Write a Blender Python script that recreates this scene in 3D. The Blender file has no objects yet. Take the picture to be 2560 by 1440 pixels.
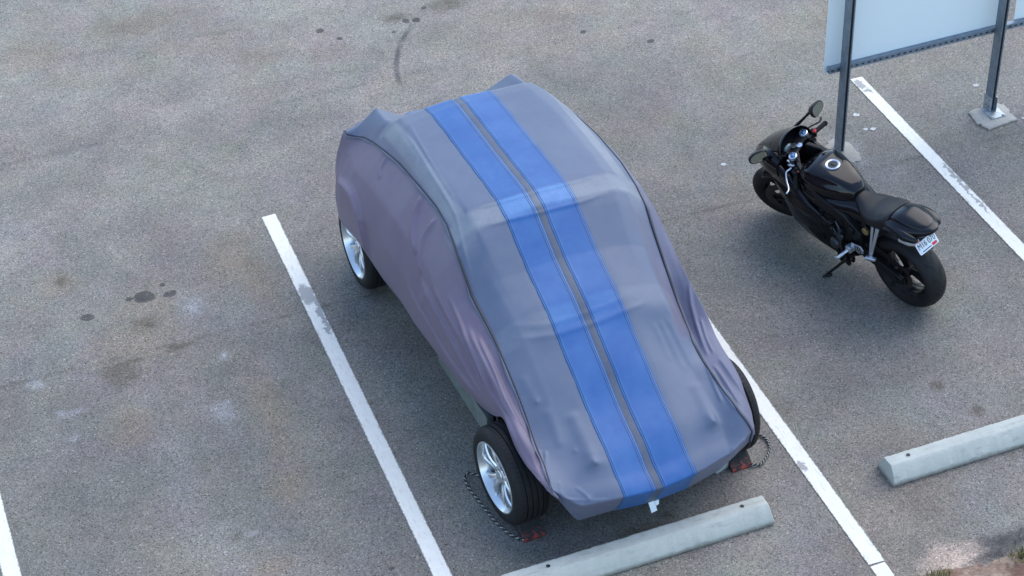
import bpy, bmesh, math, random
import numpy as np
from mathutils import Vector, Matrix
random.seed(4)
C = bpy.context.scene.collection
sc = bpy.context.scene

# ------------------------------------------------------------------ camera, sky, sun, exposure
cd = bpy.data.cameras.new('camera'); cam = bpy.data.objects.new('camera', cd); C.objects.link(cam)
cd.sensor_width = 36; cd.lens = 70.0; cd.clip_end = 2000; cd.clip_start = .1
Rw = [(0.93323542, -0.2508144, 0.25722324), (-0.35765638, -0.58091621, 0.73117595), (-0.03396431, -0.77435683, -0.63183695)]
cam.matrix_world = Matrix([(r[0], -r[1], -r[2], p) for r, p in zip(Rw, (-2.26825, -7.68104, 8.93587))] + [(0, 0, 0, 1)])
sc.camera = cam
SUN_AZ, SUN_EL = 62, 52            # azimuth clockwise from +Y (away from the camera), elevation
w = bpy.data.worlds.new('World'); sc.world = w; w.use_nodes = True
sky = w.node_tree.nodes.new('ShaderNodeTexSky'); sky.sky_type = 'NISHITA'; sky.sun_disc = False
sky.sun_elevation = math.radians(SUN_EL); sky.sun_rotation = math.radians(SUN_AZ)
sky.air_density = 1.0; sky.dust_density = .6; sky.ozone_density = 1.0
w.node_tree.links.new(sky.outputs[0], w.node_tree.nodes['Background'].inputs[0])
w.node_tree.nodes['Background'].inputs[1].default_value = .15
sl = bpy.data.lights.new('sun', 'SUN'); so = bpy.data.objects.new('sun', sl); C.objects.link(so)
sl.energy = .9; sl.angle = math.radians(60); sl.color = (1, .92, .81)
sd = Vector((math.sin(math.radians(SUN_AZ)) * math.cos(math.radians(SUN_EL)), math.cos(math.radians(SUN_AZ)) * math.cos(math.radians(SUN_EL)), math.sin(math.radians(SUN_EL))))
so.rotation_euler = sd.to_track_quat('Z', 'Y').to_euler()
sc.view_settings.view_transform = 'Standard'; sc.view_settings.look = 'None'
sc.view_settings.gamma = 1; sc.view_settings.use_curve_mapping = False
sc.view_settings.exposure = 1.35

# ------------------------------------------------------------------ materials
def mat(name, col, rough=.5, metal=0, spec=.5, coat=0, noise=None, bump=None, sheen=0):
    """principled material; noise=(scale, amount) varies the colour, bump=(scale, strength)"""
    m = bpy.data.materials.new(name); m.use_nodes = True; nt = m.node_tree; b = nt.nodes['Principled BSDF']
    b.inputs['Base Color'].default_value = (*col, 1); b.inputs['Roughness'].default_value = rough
    b.inputs['Metallic'].default_value = metal; b.inputs['Specular IOR Level'].default_value = spec
    b.inputs['Coat Weight'].default_value = coat; b.inputs['Coat Roughness'].default_value = .05
    b.inputs['Sheen Weight'].default_value = sheen; b.inputs['Sheen Roughness'].default_value = .4
    tc = nt.nodes.new('ShaderNodeTexCoord')
    if noise:
        n = nt.nodes.new('ShaderNodeTexNoise'); n.inputs['Scale'].default_value = noise[0]; n.inputs['Detail'].default_value = 6
        n.inputs['Roughness'].default_value = .65
        nt.links.new(tc.outputs['Object'], n.inputs['Vector'])
        r = nt.nodes.new('ShaderNodeMapRange'); r.inputs[1].default_value = .25; r.inputs[2].default_value = .75
        r.inputs[3].default_value = 1 - noise[1]; r.inputs[4].default_value = 1 + noise[1]
        nt.links.new(n.outputs['Fac'], r.inputs[0])
        v = nt.nodes.new('ShaderNodeVectorMath'); v.operation = 'SCALE'; v.inputs[0].default_value = col
        nt.links.new(r.outputs[0], v.inputs['Scale']); nt.links.new(v.outputs[0], b.inputs['Base Color'])
    if bump:
        n2 = nt.nodes.new('ShaderNodeTexNoise'); n2.inputs['Scale'].default_value = bump[0]; n2.inputs['Detail'].default_value = 4
        nt.links.new(tc.outputs['Object'], n2.inputs['Vector'])
        bp = nt.nodes.new('ShaderNodeBump'); bp.inputs['Strength'].default_value = bump[1]; bp.inputs['Distance'].default_value = .01
        nt.links.new(n2.outputs['Fac'], bp.inputs['Height']); nt.links.new(bp.outputs[0], b.inputs['Normal'])
    return m

class N:
    """short hand for building node trees"""
    def __init__(s, m): s.t = m.node_tree; s.b = s.t.nodes['Principled BSDF']
    def n(s, typ, ins=None, **kw):
        x = s.t.nodes.new('ShaderNode' + typ)
        for k, v in kw.items(): setattr(x, k, v)
        for k, v in (ins or {}).items():
            if isinstance(v, bpy.types.NodeSocket): s.t.links.new(v, x.inputs[k])
            else: x.inputs[k].default_value = v
        return x
    def math(s, op, a, b=0., c=0.): return s.n('Math', {0: a, 1: b, 2: c}, operation=op).outputs[0]
    def rng(s, v, a, b, c=0., d=1., smooth=True):
        return s.n('MapRange', {0: v, 1: a, 2: b, 3: c, 4: d}, interpolation_type='SMOOTHSTEP' if smooth else 'LINEAR').outputs[0]
    def mix(s, f, a, b):
        x = s.t.nodes.new('ShaderNodeMix'); x.data_type = 'RGBA'
        for i, v in ((0, f), (6, a), (7, b)):
            if isinstance(v, bpy.types.NodeSocket): s.t.links.new(v, x.inputs[i])
            elif i == 0: x.inputs[0].default_value = v
            else: x.inputs[i].default_value = (*v, 1)
        return x.outputs[2]
    def noise(s, vec, scale, detail=3., rough=.5, out='Fac'):
        return s.n('TexNoise', {'Vector': vec, 'Scale': scale, 'Detail': detail, 'Roughness': rough}).outputs[out]

STAINS = [('dark', -1.506, 3.546, 0.049, 0.045), ('dark', -0.898, 3.565, 0.049, 0.037), ('dark', -1.184, 3.625, 0.029, 0.027), ('dark', -1.075, 3.607, 0.075, 0.064), ('dark', -0.929, 3.692, 0.023, 0.023), ('dark', -1.116, 3.576, 0.035, 0.036), ('brown', -1.134, 3.306, 0.113, 0.098), ('brown', -1.02, 3.001, 0.045, 0.034), ('brown', -1.272, 2.949, 0.039, 0.034), ('brown', -1.397, 2.823, 0.165, 0.168), ('tan', -1.451, 2.329, 0.2, 0.32), ('tan', -1.072, 3.518, 0.258, 0.275), ('light', -0.787, 3.371, 0.103, 0.136), ('light', -0.714, 2.755, 0.044, 0.059), ('light', -1.949, 2.949, 0.038, 0.05), ('light', -1.877, 2.615, 0.032, 0.048), ('light', -1.773, 2.593, 0.095, 0.032), ('tan', -0.277, 3.52, 0.174, 0.524), ('tan', -0.572, 2.039, 0.16, 0.608), ('tan', -0.66, 1.347, 0.154, 0.219), ('tan', -0.918, 0.711, 0.147, 0.087), ('brown', -1.079, 1.051, 0.075, 0.041), ('light', -1.091, 1.056, 0.05, 0.021), ('dark', 1.105, 6.526, 0.041, 0.039), ('dark', 1.227, 6.347, 0.027, 0.025), ('dark', 1.828, 6.385, 0.031, 0.039), ('dark', 1.911, 6.362, 0.034, 0.039), ('dark', 2.037, 6.52, 0.024, 0.026), ('brown', 1.764, 6.463, 0.138, 0.098), ('dark', 3.139, 5.603, 0.03, 0.025), ('dark', 3.601, 5.245, 0.033, 0.031), ('dark', 1.678, 6.256, 0.017, 0.019), ('brown', 2.249, 6.497, 0.208, 0.133), ('tan', -1.176, 7.118, 0.376, 0.258), ('tan', 0.531, 6.357, 0.27, 0.188), ('tan', -0.315, 7.289, 0.521, 0.2), ('brown', 1.466, 0.201, 0.074, 0.048), ('brown', 1.244, 0.128, 0.221, 0.085), ('brown', 3.597, 0.58, 0.066, 0.056), ('brown', 3.716, 0.275, 0.067, 0.062), ('tan', 3.756, 3.665, 0.186, 0.22), ('tan', 3.389, 3.193, 0.09, 0.103), ('tan', 5.245, 4.938, 0.334, 0.392), ('dark', -0.264, 0.437, 0.02, 0.016), ('light', -0.857, 2.202, 0.107, 0.119),
 ('pale', -1.28, 1.75, 0.16, 0.75), ('pale', -1.16, 0.9, 0.12, 0.5), ('soft_dark', -2.0, 1.6, 0.38, 0.9), ('soft_dark', -0.78, 1.5, 0.25, 0.8), ('tan', -1.25, 3.1, 0.42, 0.3), ('tan', -1.62, 4.0, 0.16, 0.2), ('brown', -1.6, 4.02, 0.07, 0.06), ('tan', -0.42, 3.75, 0.2, 0.3), ('light', -1.98, 3.0, 0.06, 0.07), ('light', -0.98, 1.05, 0.09, 0.03), ('light', -1.83, 2.35, 0.05, 0.05), ('pale', -2.1, 4.6, 0.5, 0.5), ('soft_dark', 3.3, 1.2, 0.5, 0.7), ('soft_dark', 1.2, 0.25, 0.6, 0.3), ('pale', 3.6, 0.3, 0.4, 0.3), ('soft_dark', 0.55, 5.3, 0.5, 0.2), ('pale', 1.0, 5.0, 0.5, 0.25), ('soft_dark', 2.6, 4.9, 0.6, 0.25), ('tan', 3.0, 6.0, 0.5, 0.2), ('brown', -0.95, 2.97, 0.14, 0.03), ('brown', -1.35, 2.95, 0.2, 0.025),  # includes broad soft patches of darker grey asphalt
 ('light', 4.33, 3.17, .13, .24), ('sand', 2.90, -.76, .20, .13), ('sand', 2.86, -.86, .30, .13), ('damp', 3.30, -.80, .30, .11), ('damp', 3.10, -.88, .16, .05)]
SCOL = dict(dark=(.052, .049, .045), brown=(.092, .076, .050), tan=(.225, .178, .122), light=(.33, .335, .34), sand=(.50, .38, .29), damp=(.022, .023, .024), pale=(.30, .285, .27), soft_dark=(.125, .12, .115))
SAMT = dict(dark=.85, brown=.8, tan=.62, light=.52, sand=.95, damp=.85, pale=.30, soft_dark=.45)
STAINS.sort(key=lambda s: ['soft_dark', 'pale', 'tan', 'light', 'brown', 'sand', 'damp', 'dark'].index(s[0]))     # oil lies over dust
def asphalt_mat():
    m = bpy.data.materials.new('asphalt'); m.use_nodes = True; k = N(m)
    co = k.n('TexCoord').outputs['Object']
    vor = k.n('TexVoronoi', {'Vector': co, 'Scale': 140.}, feature='F1')
    sp = k.n('SeparateColor', {0: vor.outputs['Color']})
    stone = sp.outputs[0]
    fine = k.noise(co, 420., 2., .6)
    mid = k.noise(co, 62., 5., .75)
    big = k.noise(co, .8, 6., .6)
    big2 = k.noise(k.n('Mapping', {'Vector': co, 'Location': (7, 3, 0), 'Scale': (1, .5, 1)}).outputs[0], 1.6, 5., .6)
    v = k.math('MULTIPLY_ADD', k.math('SUBTRACT', stone, .5), .70, 1.)
    v = k.math('MULTIPLY_ADD', k.math('SUBTRACT', fine, .5), .9, v)
    v = k.math('MULTIPLY_ADD', k.math('SUBTRACT', mid, .5), .72, v)
    pit = k.rng(sp.outputs[1], .84, .92); v = k.math('MULTIPLY_ADD', pit, -.45, v)
    pebble = k.rng(sp.outputs[2], .975, .985); v = k.math('MULTIPLY_ADD', pebble, .75, v)  # sparse pale pebbles in the aggregate
    v = k.math('MAXIMUM', v, .12)
    v = k.math('MULTIPLY', v, k.rng(big, .3, .7, .82, 1.16, False))
    v = k.math('MULTIPLY', v, k.rng(k.noise(co, 3.2, 6., .7), .3, .7, .90, 1.10, False))
    base = k.mix(k.rng(big2, .35, .65), (.178, .166, .143), (.196, .180, .150))
    # painted grazing sheen: surface made paler and warmer further from the stalls
    sep = k.n('SeparateXYZ', {0: co})
    far = k.rng(k.math('MULTIPLY_ADD', big2, 1.5, sep.outputs[1]), 3.2, 8.0)
    base = k.mix(far, base, (.264, .238, .193))
    ch = k.mix(.12, (.5, .5, .5), k.noise(co, 2.3, 3., .6, 'Color')); base = k.n('VectorMath', {0: k.n('VectorMath', {0: base, 1: ch}, operation='MULTIPLY').outputs[0], 3: 2.}, operation='SCALE').outputs[0]
    tan = k.rng(k.noise(co, .55, 5., .62), .52, .72); base = k.mix(k.math('MULTIPLY', tan, .36), base, (.25, .20, .14))
    warp = k.n('VectorMath', {0: k.noise(co, 7., 4., .6, 'Color'), 1: (.5, .5, .5)}, operation='SUBTRACT').outputs[0]
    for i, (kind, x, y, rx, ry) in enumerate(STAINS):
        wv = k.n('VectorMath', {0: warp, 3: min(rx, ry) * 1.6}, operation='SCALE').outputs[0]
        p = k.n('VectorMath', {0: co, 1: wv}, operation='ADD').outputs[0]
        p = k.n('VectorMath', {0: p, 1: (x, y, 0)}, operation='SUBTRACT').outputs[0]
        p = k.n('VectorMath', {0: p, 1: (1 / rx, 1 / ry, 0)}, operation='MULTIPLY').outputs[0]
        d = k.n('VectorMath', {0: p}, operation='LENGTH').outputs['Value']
        soft = {'dark': .78, 'light': .1, 'tan': -.1, 'brown': .1, 'sand': -.1, 'damp': .2, 'pale': -.1, 'soft_dark': -.1}[kind]
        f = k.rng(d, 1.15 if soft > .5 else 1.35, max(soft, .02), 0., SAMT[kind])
        if kind in ('light', 'tan', 'brown', 'sand', 'damp', 'pale', 'soft_dark'): f = k.math('MULTIPLY', f, k.rng(k.noise(co, 16., 5., .75), .25, .6, .35, 1.))
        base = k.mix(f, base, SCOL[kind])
    # the paving joint and the curved tyre mark
    jy = k.math('ADD', k.math('MULTIPLY_ADD', sep.outputs[0], .020, -2.995 ), sep.outputs[1])
    jn = k.math('MULTIPLY_ADD', k.math('SUBTRACT', mid, .5), .05, jy)
    j = k.math('MULTIPLY', k.rng(k.math('ABSOLUTE', jn), .035, .0), k.rng(k.noise(co, 3., 4., .7), .35, .62, 0., .55))
    base = k.mix(j, base, (.09, .075, .055))
    for j0, slope, a in ((5.62, -.02, .3), (6.9, -.10, .22)):
        jj = k.math('ADD', k.math('MULTIPLY_ADD', sep.outputs[0], -slope, -j0), sep.outputs[1])
        jj = k.math('MULTIPLY_ADD', k.math('SUBTRACT', mid, .5), .12, jj)
        base = k.mix(k.math('MULTIPLY', k.rng(k.math('ABSOLUTE', jj), .05, .0), k.rng(k.noise(co, 2., 4., .7), .4, .65, 0., a)), base, (.085, .08, .075))
    # tyre mark: ring segment round a far centre
    cx, cy, rr = 2.92, 5.30, 1.46
    q = k.n('VectorMath', {0: co, 1: (cx, cy, 0)}, operation='SUBTRACT').outputs[0]
    q = k.n('VectorMath', {0: q, 1: (1, 1, 0)}, operation='MULTIPLY').outputs[0]
    dr = k.math('ABSOLUTE', k.math('SUBTRACT', k.n('VectorMath', {0: q}, operation='LENGTH').outputs['Value'], rr))
    dr = k.math('MULTIPLY_ADD', k.math('SUBTRACT', mid, .5), .03, dr)
    tm = k.math('MULTIPLY', k.rng(dr, .035, .008), k.math('MULTIPLY', k.rng(sep.outputs[1], 5.35, 5.62), k.rng(sep.outputs[0], 2.15, 1.65)))
    tm = k.math('MULTIPLY', tm, k.rng(k.noise(co, 5., 4., .7), .3, .55, .15, .75))
    base = k.mix(tm, base, (.05, .05, .05))
    col = k.n('VectorMath', {0: base, 3: v}, operation='SCALE').outputs[0]
    tint = k.mix(.10, (1, 1, 1), vor.outputs['Color']); col = k.n('VectorMath', {0: col, 1: tint}, operation='MULTIPLY').outputs[0]
    k.t.links.new(col, k.b.inputs['Base Color'])
    k.b.inputs['Roughness'].default_value = .72; k.b.inputs['Specular IOR Level'].default_value = .35
    h = k.math('MULTIPLY_ADD', vor.outputs['Distance'], -.6, k.math('MULTIPLY', mid, .6))
    bp = k.n('Bump', {'Strength': .55, 'Distance': .006, 'Height': h}); k.t.links.new(bp.outputs[0], k.b.inputs['Normal'])
    return m

def paint_mat():
    m = bpy.data.materials.new('road_paint'); m.use_nodes = True; k = N(m)
    co = k.n('TexCoord').outputs['Object']
    a = k.noise(co, 3., 6., .75); b = k.noise(co, 120., 3., .7); c = k.noise(co, 14., 5., .7)
    col = k.mix(k.rng(c, .3, .7), (.70, .675, .595), (.76, .735, .645))
    wear = k.math('MULTIPLY_ADD', k.math('SUBTRACT', b, .5), .9, c)
    wear = k.math('MULTIPLY_ADD', k.math('SUBTRACT', a, .5), .6, wear)
    f = k.rng(wear, .75, .90)
    tot = f
    warp = k.n('VectorMath', {0: k.noise(co, 18., 4., .6, 'Color'), 1: (.5, .5, .5)}, operation='SUBTRACT').outputs[0]
    warp = k.n('VectorMath', {0: warp, 3: .12}, operation='SCALE').outputs[0]
    for x, y, rx, ry in ((.0, 3.17, .06, .13), (.04, 3.05, .03, .10), (.03, 2.86, .025, .2), (4.86, 3.97, .04, .07), (4.89, 3.86, .035, .05), (4.91, 2.56, .02, .22), (4.9, 2.3, .012, .3), (2.40, 1.55, .02, .1), (2.42, .25, .03, .05)):
        p = k.n('VectorMath', {0: co, 1: warp}, operation='ADD').outputs[0]
        p = k.n('VectorMath', {0: p, 1: (x, y, 0)}, operation='SUBTRACT').outputs[0]
        p = k.n('VectorMath', {0: p, 1: (1 / rx, 1 / ry, 0)}, operation='MULTIPLY').outputs[0]
        d = k.n('VectorMath', {0: p}, operation='LENGTH').outputs['Value']
        tot = k.math('MAXIMUM', tot, k.rng(d, 1.05, .75, 0., .8))
    col = k.mix(tot, col, (.23, .225, .22))
    col = k.mix(k.rng(b, .60, .72, 0., .35), col, (.30, .29, .27))
    col = k.mix(k.rng(k.noise(k.n('Mapping', {'Vector': co, 'Scale': (6, 1, 1)}).outputs[0], 9., 5., .75), .52, .76, 0., .62), col, (.30, .28, .24))
    sx = k.n('SeparateXYZ', {0: co}).outputs[0]; dm = None
    for lx_ in (-2.43, 0., 2.452, 4.88):
        dd = k.math('ABSOLUTE', k.math('SUBTRACT', sx, lx_)); dm = dd if dm is None else k.math('MINIMUM', dm, dd)
    dm = k.math('MULTIPLY_ADD', k.math('SUBTRACT', k.noise(co, 45., 4., .75), .5), .035, dm)
    col = k.mix(k.rng(dm, .0475, .055, 0., .85), col, (.20, .19, .165))
    k.t.links.new(col, k.b.inputs['Base Color']); k.b.inputs['Roughness'].default_value = .7
    bp = k.n('Bump', {'Strength': .25, 'Distance': .004, 'Height': b}); k.t.links.new(bp.outputs[0], k.b.inputs['Normal'])
    return m

def fabric_mat(name, col, dusty, stitch=None, sidelit_col=None):
    """stretch fabric; the 'wear' attribute fades it where it rubs on the frame below and paints one lit facet"""
    m = bpy.data.materials.new(name); m.use_nodes = True; k = N(m)
    co = k.n('TexCoord').outputs['Object']
    n1 = k.noise(co, 3.5, 6., .65); n2 = k.noise(co, 60., 3., .7); n3 = k.noise(co, 900., 1., .5)
    c = k.mix(k.n('Attribute', attribute_name='skylit_tint').outputs['Fac'], sidelit_col or col, col)  # painted light: side tint blends to sky tint by the vertex attribute
    c = k.mix(k.rng(n1, .3, .7, 0., .20 if stitch else .15), c, dusty)
    c = k.mix(k.rng(k.noise(co, 11., 6., .75), .58, .8, 0., .16), c, dusty)
    wr = k.n('Attribute', attribute_name='wear').outputs['Fac']
    wr = k.math('MULTIPLY', wr, k.rng(k.math('MULTIPLY_ADD', n2, .35, k.math('MULTIPLY', n1, .65)), .32, .6, .45, 1.))
    c = k.mix(wr, c, dusty)
    sep = k.n('SeparateXYZ', {0: co})
    for e in stitch or []:
        d = k.math('ABSOLUTE', k.math('SUBTRACT', sep.outputs[0], e))
        c = k.mix(k.rng(d, .0036, .0016, 0., .8), c, tuple(v * .25 for v in col))
    c = k.mix(k.rng(n3, .35, .7, 0., .16), c, tuple(v * .6 for v in col))
    k.t.links.new(c, k.b.inputs['Base Color'])
    k.b.inputs['Roughness'].default_value = .50; k.b.inputs['Specular IOR Level'].default_value = .40
    k.b.inputs['Sheen Weight'].default_value = .06; k.b.inputs['Sheen Roughness'].default_value = .35
    bp = k.n('Bump', {'Strength': .12, 'Distance': .004, 'Height': k.math('MULTIPLY_ADD', n2, .5, n3)})
    n4 = k.noise(k.n('Mapping', {'Vector': co, 'Rotation': (0, 0, .35), 'Scale': (2.2, 1, 1.6)}).outputs[0], 2.2, 2., .5)
    b2 = k.n('Bump', {'Strength': .16, 'Distance': .03, 'Height': n4, 'Normal': bp.outputs[0]}); bp = b2
    k.t.links.new(bp.outputs[0], k.b.inputs['Normal'])
    return m

def concrete_mat(name, c1, c2):
    m = bpy.data.materials.new(name); m.use_nodes = True; k = N(m)
    co = k.n('TexCoord').outputs['Object']
    a = k.noise(co, 5., 6., .7); b = k.noise(co, 60., 4., .7); p = k.n('TexVoronoi', {'Vector': co, 'Scale': 38.}).outputs['Distance']
    c = k.mix(k.rng(a, .3, .7), c1, c2)
    c = k.mix(k.rng(b, .55, .75, 0., .4), c, tuple(v * .7 for v in c1))
    c = k.mix(k.rng(p, .10, .05, 0., .5), c, tuple(v * .35 for v in c1))
    sep = k.n('SeparateXYZ', {0: co})
    low = k.math('MULTIPLY_ADD', k.math('SUBTRACT', b, .5), .05, sep.outputs[2])
    c = k.mix(k.rng(low, .045, .008, 0., .6), c, (.16, .13, .09))
    st = k.noise(k.n('Mapping', {'Vector': co, 'Scale': (1, 4, 4)}).outputs[0], 7., 6., .75)
    c = k.mix(k.rng(st, .52, .72, 0., .45), c, (.20, .20, .175))
    k.t.links.new(c, k.b.inputs['Base Color']); k.b.inputs['Roughness'].default_value = .85
    bp = k.n('Bump', {'Strength': .35, 'Distance': .004, 'Height': k.math('MULTIPLY_ADD', p, .4, b)}); k.t.links.new(bp.outputs[0], k.b.inputs['Normal'])
    return m

def chipped_mat(name, col, chip, axis_lo, axis_hi):
    """black block with paint left along its front foot"""
    m = bpy.data.materials.new(name); m.use_nodes = True; k = N(m)
    co = k.n('TexCoord').outputs['Object']; sep = k.n('SeparateXYZ', {0: co})
    b = k.noise(co, 40., 5., .75)
    f = k.math('MULTIPLY_ADD', k.math('SUBTRACT', b, .5), 1.5, k.rng(sep.outputs[1], axis_hi, axis_lo, 0., 1., False))
    c = k.mix(k.rng(k.noise(co, 25., 5., .7), .4, .75, 0., .7), col, (.06, .045, .035))
    c = k.mix(k.rng(f, .80, .88), c, chip)
    k.t.links.new(c, k.b.inputs['Base Color']); k.b.inputs['Roughness'].default_value = .7
    bp = k.n('Bump', {'Strength': .5, 'Distance': .004, 'Height': b}); k.t.links.new(bp.outputs[0], k.b.inputs['Normal'])
    return m

def dirt_mat():
    m = bpy.data.materials.new('dirt'); m.use_nodes = True; k = N(m)
    co = k.n('TexCoord').outputs['Object']
    a = k.noise(co, 6., 7., .7); b = k.noise(co, 45., 5., .75)
    c = k.mix(k.rng(a, .35, .68), (.22, .12, .08), (.54, .40, .29))
    c = k.mix(k.rng(b, .45, .7, 0., .65), c, (.16, .10, .075))
    k.t.links.new(c, k.b.inputs['Base Color']); k.b.inputs['Roughness'].default_value = .95
    bp = k.n('Bump', {'Strength': .9, 'Distance': .03, 'Height': b}); k.t.links.new(bp.outputs[0], k.b.inputs['Normal'])
    return m

M = dict(
 asphalt=asphalt_mat(), paint=paint_mat(), dirt=dirt_mat(),
 cover=fabric_mat('cover_fabric', (.094, .122, .186), (.215, .245, .275), sidelit_col=(.150, .108, .155)),  # last colour paints the purple light of the sides
 stripe=fabric_mat('stripe_fabric', (.016, .092, .285), (.115, .255, .48), stitch=[-.241, -.228, -.058, -.046, -.0325, .0145, .028, .222, .234, .2475]),
 gap=fabric_mat('gap_fabric', (.045, .064, .108), (.17, .19, .215)), spot=mat('paint_drip', (.46, .46, .44), .8, noise=(60, .5)),
 flange=mat('seam_flange', (.10, .115, .16), .6),
 seam=mat('seam_piping_shade', (.018, .018, .026), .6),
 tyre=mat('tyre_rubber', (.013, .013, .014), .6, spec=.25, noise=(30, .25)),
 groove=mat('tyre_groove', (.004, .004, .004), .9),
 alloy=mat('alloy_wheel', (.66, .69, .71), .28, .75, noise=(6, .05)),
 alloy_dark=mat('wheel_barrel', (.34, .36, .38), .35, .8),
 hubdark=mat('brake_dark', (.03, .032, .035), .5, .3),
 galv=mat('galvanised_steel', (.36, .40, .42), .5, .7, noise=(18, .3)),
 strut=mat('strut_steel', (.17, .205, .235), .45, .35, noise=(14, .35)),
 strutdark=mat('strut_inside', (.012, .014, .017), .6),
 rail=mat('rail_steel', (.20, .245, .285), .5, .3, noise=(16, .25)),
 panel=mat('sign_panel', (.80, .87, .86), .38, noise=(1.2, .02)),
 under=mat('underbody', (.015, .015, .016), .8),
 concrete=concrete_mat('concrete_stop', (.40, .415, .365), (.47, .48, .42)),
 footing=concrete_mat('concrete_footing', (.44, .44, .40), (.56, .55, .50)),
 chock=chipped_mat('chock_paint', (.012, .012, .012), (.30, .035, .018), -.12, .12),
 ropeb=mat('rope_black', (.012, .012, .012), .8), ropew=mat('rope_white', (.38, .38, .35), .8),
 label=mat('care_label', (.75, .82, .82), .6),
 wood=mat('pale_board', (.42, .45, .40), .8, noise=(20, .2)),
 gloss=mat('black_paint', (.004, .004, .005), .10, 0, .32, coat=.1),
 satin=mat('black_plastic', (.007, .007, .008), .40, spec=.28, noise=(40, .3)),
 matte=mat('black_rubber', (.006, .006, .007), .7, spec=.2),
 seat=mat('seat_vinyl', (.010, .010, .011), .42, spec=.35, bump=(300, .15)),
 tail=mat('satin_black_paint', (.005, .006, .008), .20, 0, .36),
 engine=mat('engine_black', (.008, .008, .008), .5, .2, spec=.25, noise=(25, .5)),
 engmetal=mat('engine_metal', (.12, .13, .145), .38, .9),
 chrome=mat('polished_metal', (.72, .74, .76), .18, 1),
 silver=mat('silver_bracket', (.62, .66, .70), .32, .85),
 forkblue=mat('fork_cap_blue', (.10, .22, .42), .25, .8),
 screen=mat('smoked_screen', (.007, .008, .008), .06, 0, .6),
 glass=mat('mirror_glass', (.34, .38, .34), .03, 1), 
 lens=mat('signal_lens', (.30, .30, .29), .12, 0, .6),
 red=mat('red_switch', (.55, .02, .03), .4),
 plate=mat('plate_white', (.68, .74, .77), .4), ink=mat('plate_ink', (.03, .035, .05), .5),
 bluink=mat('plate_blue', (.05, .08, .22), .5), pinkink=mat('plate_pink', (.62, .25, .27), .5),
 brass=mat('brass_bolt', (.45, .36, .15), .35, .9), gauge=mat('gauge_face', (.30, .36, .36), .2),
 discm=mat('brake_disc', (.10, .09, .085), .35, .9),
 grass=mat('grass', (.10, .11, .03), .7, noise=(9, .6)),
)

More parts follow.
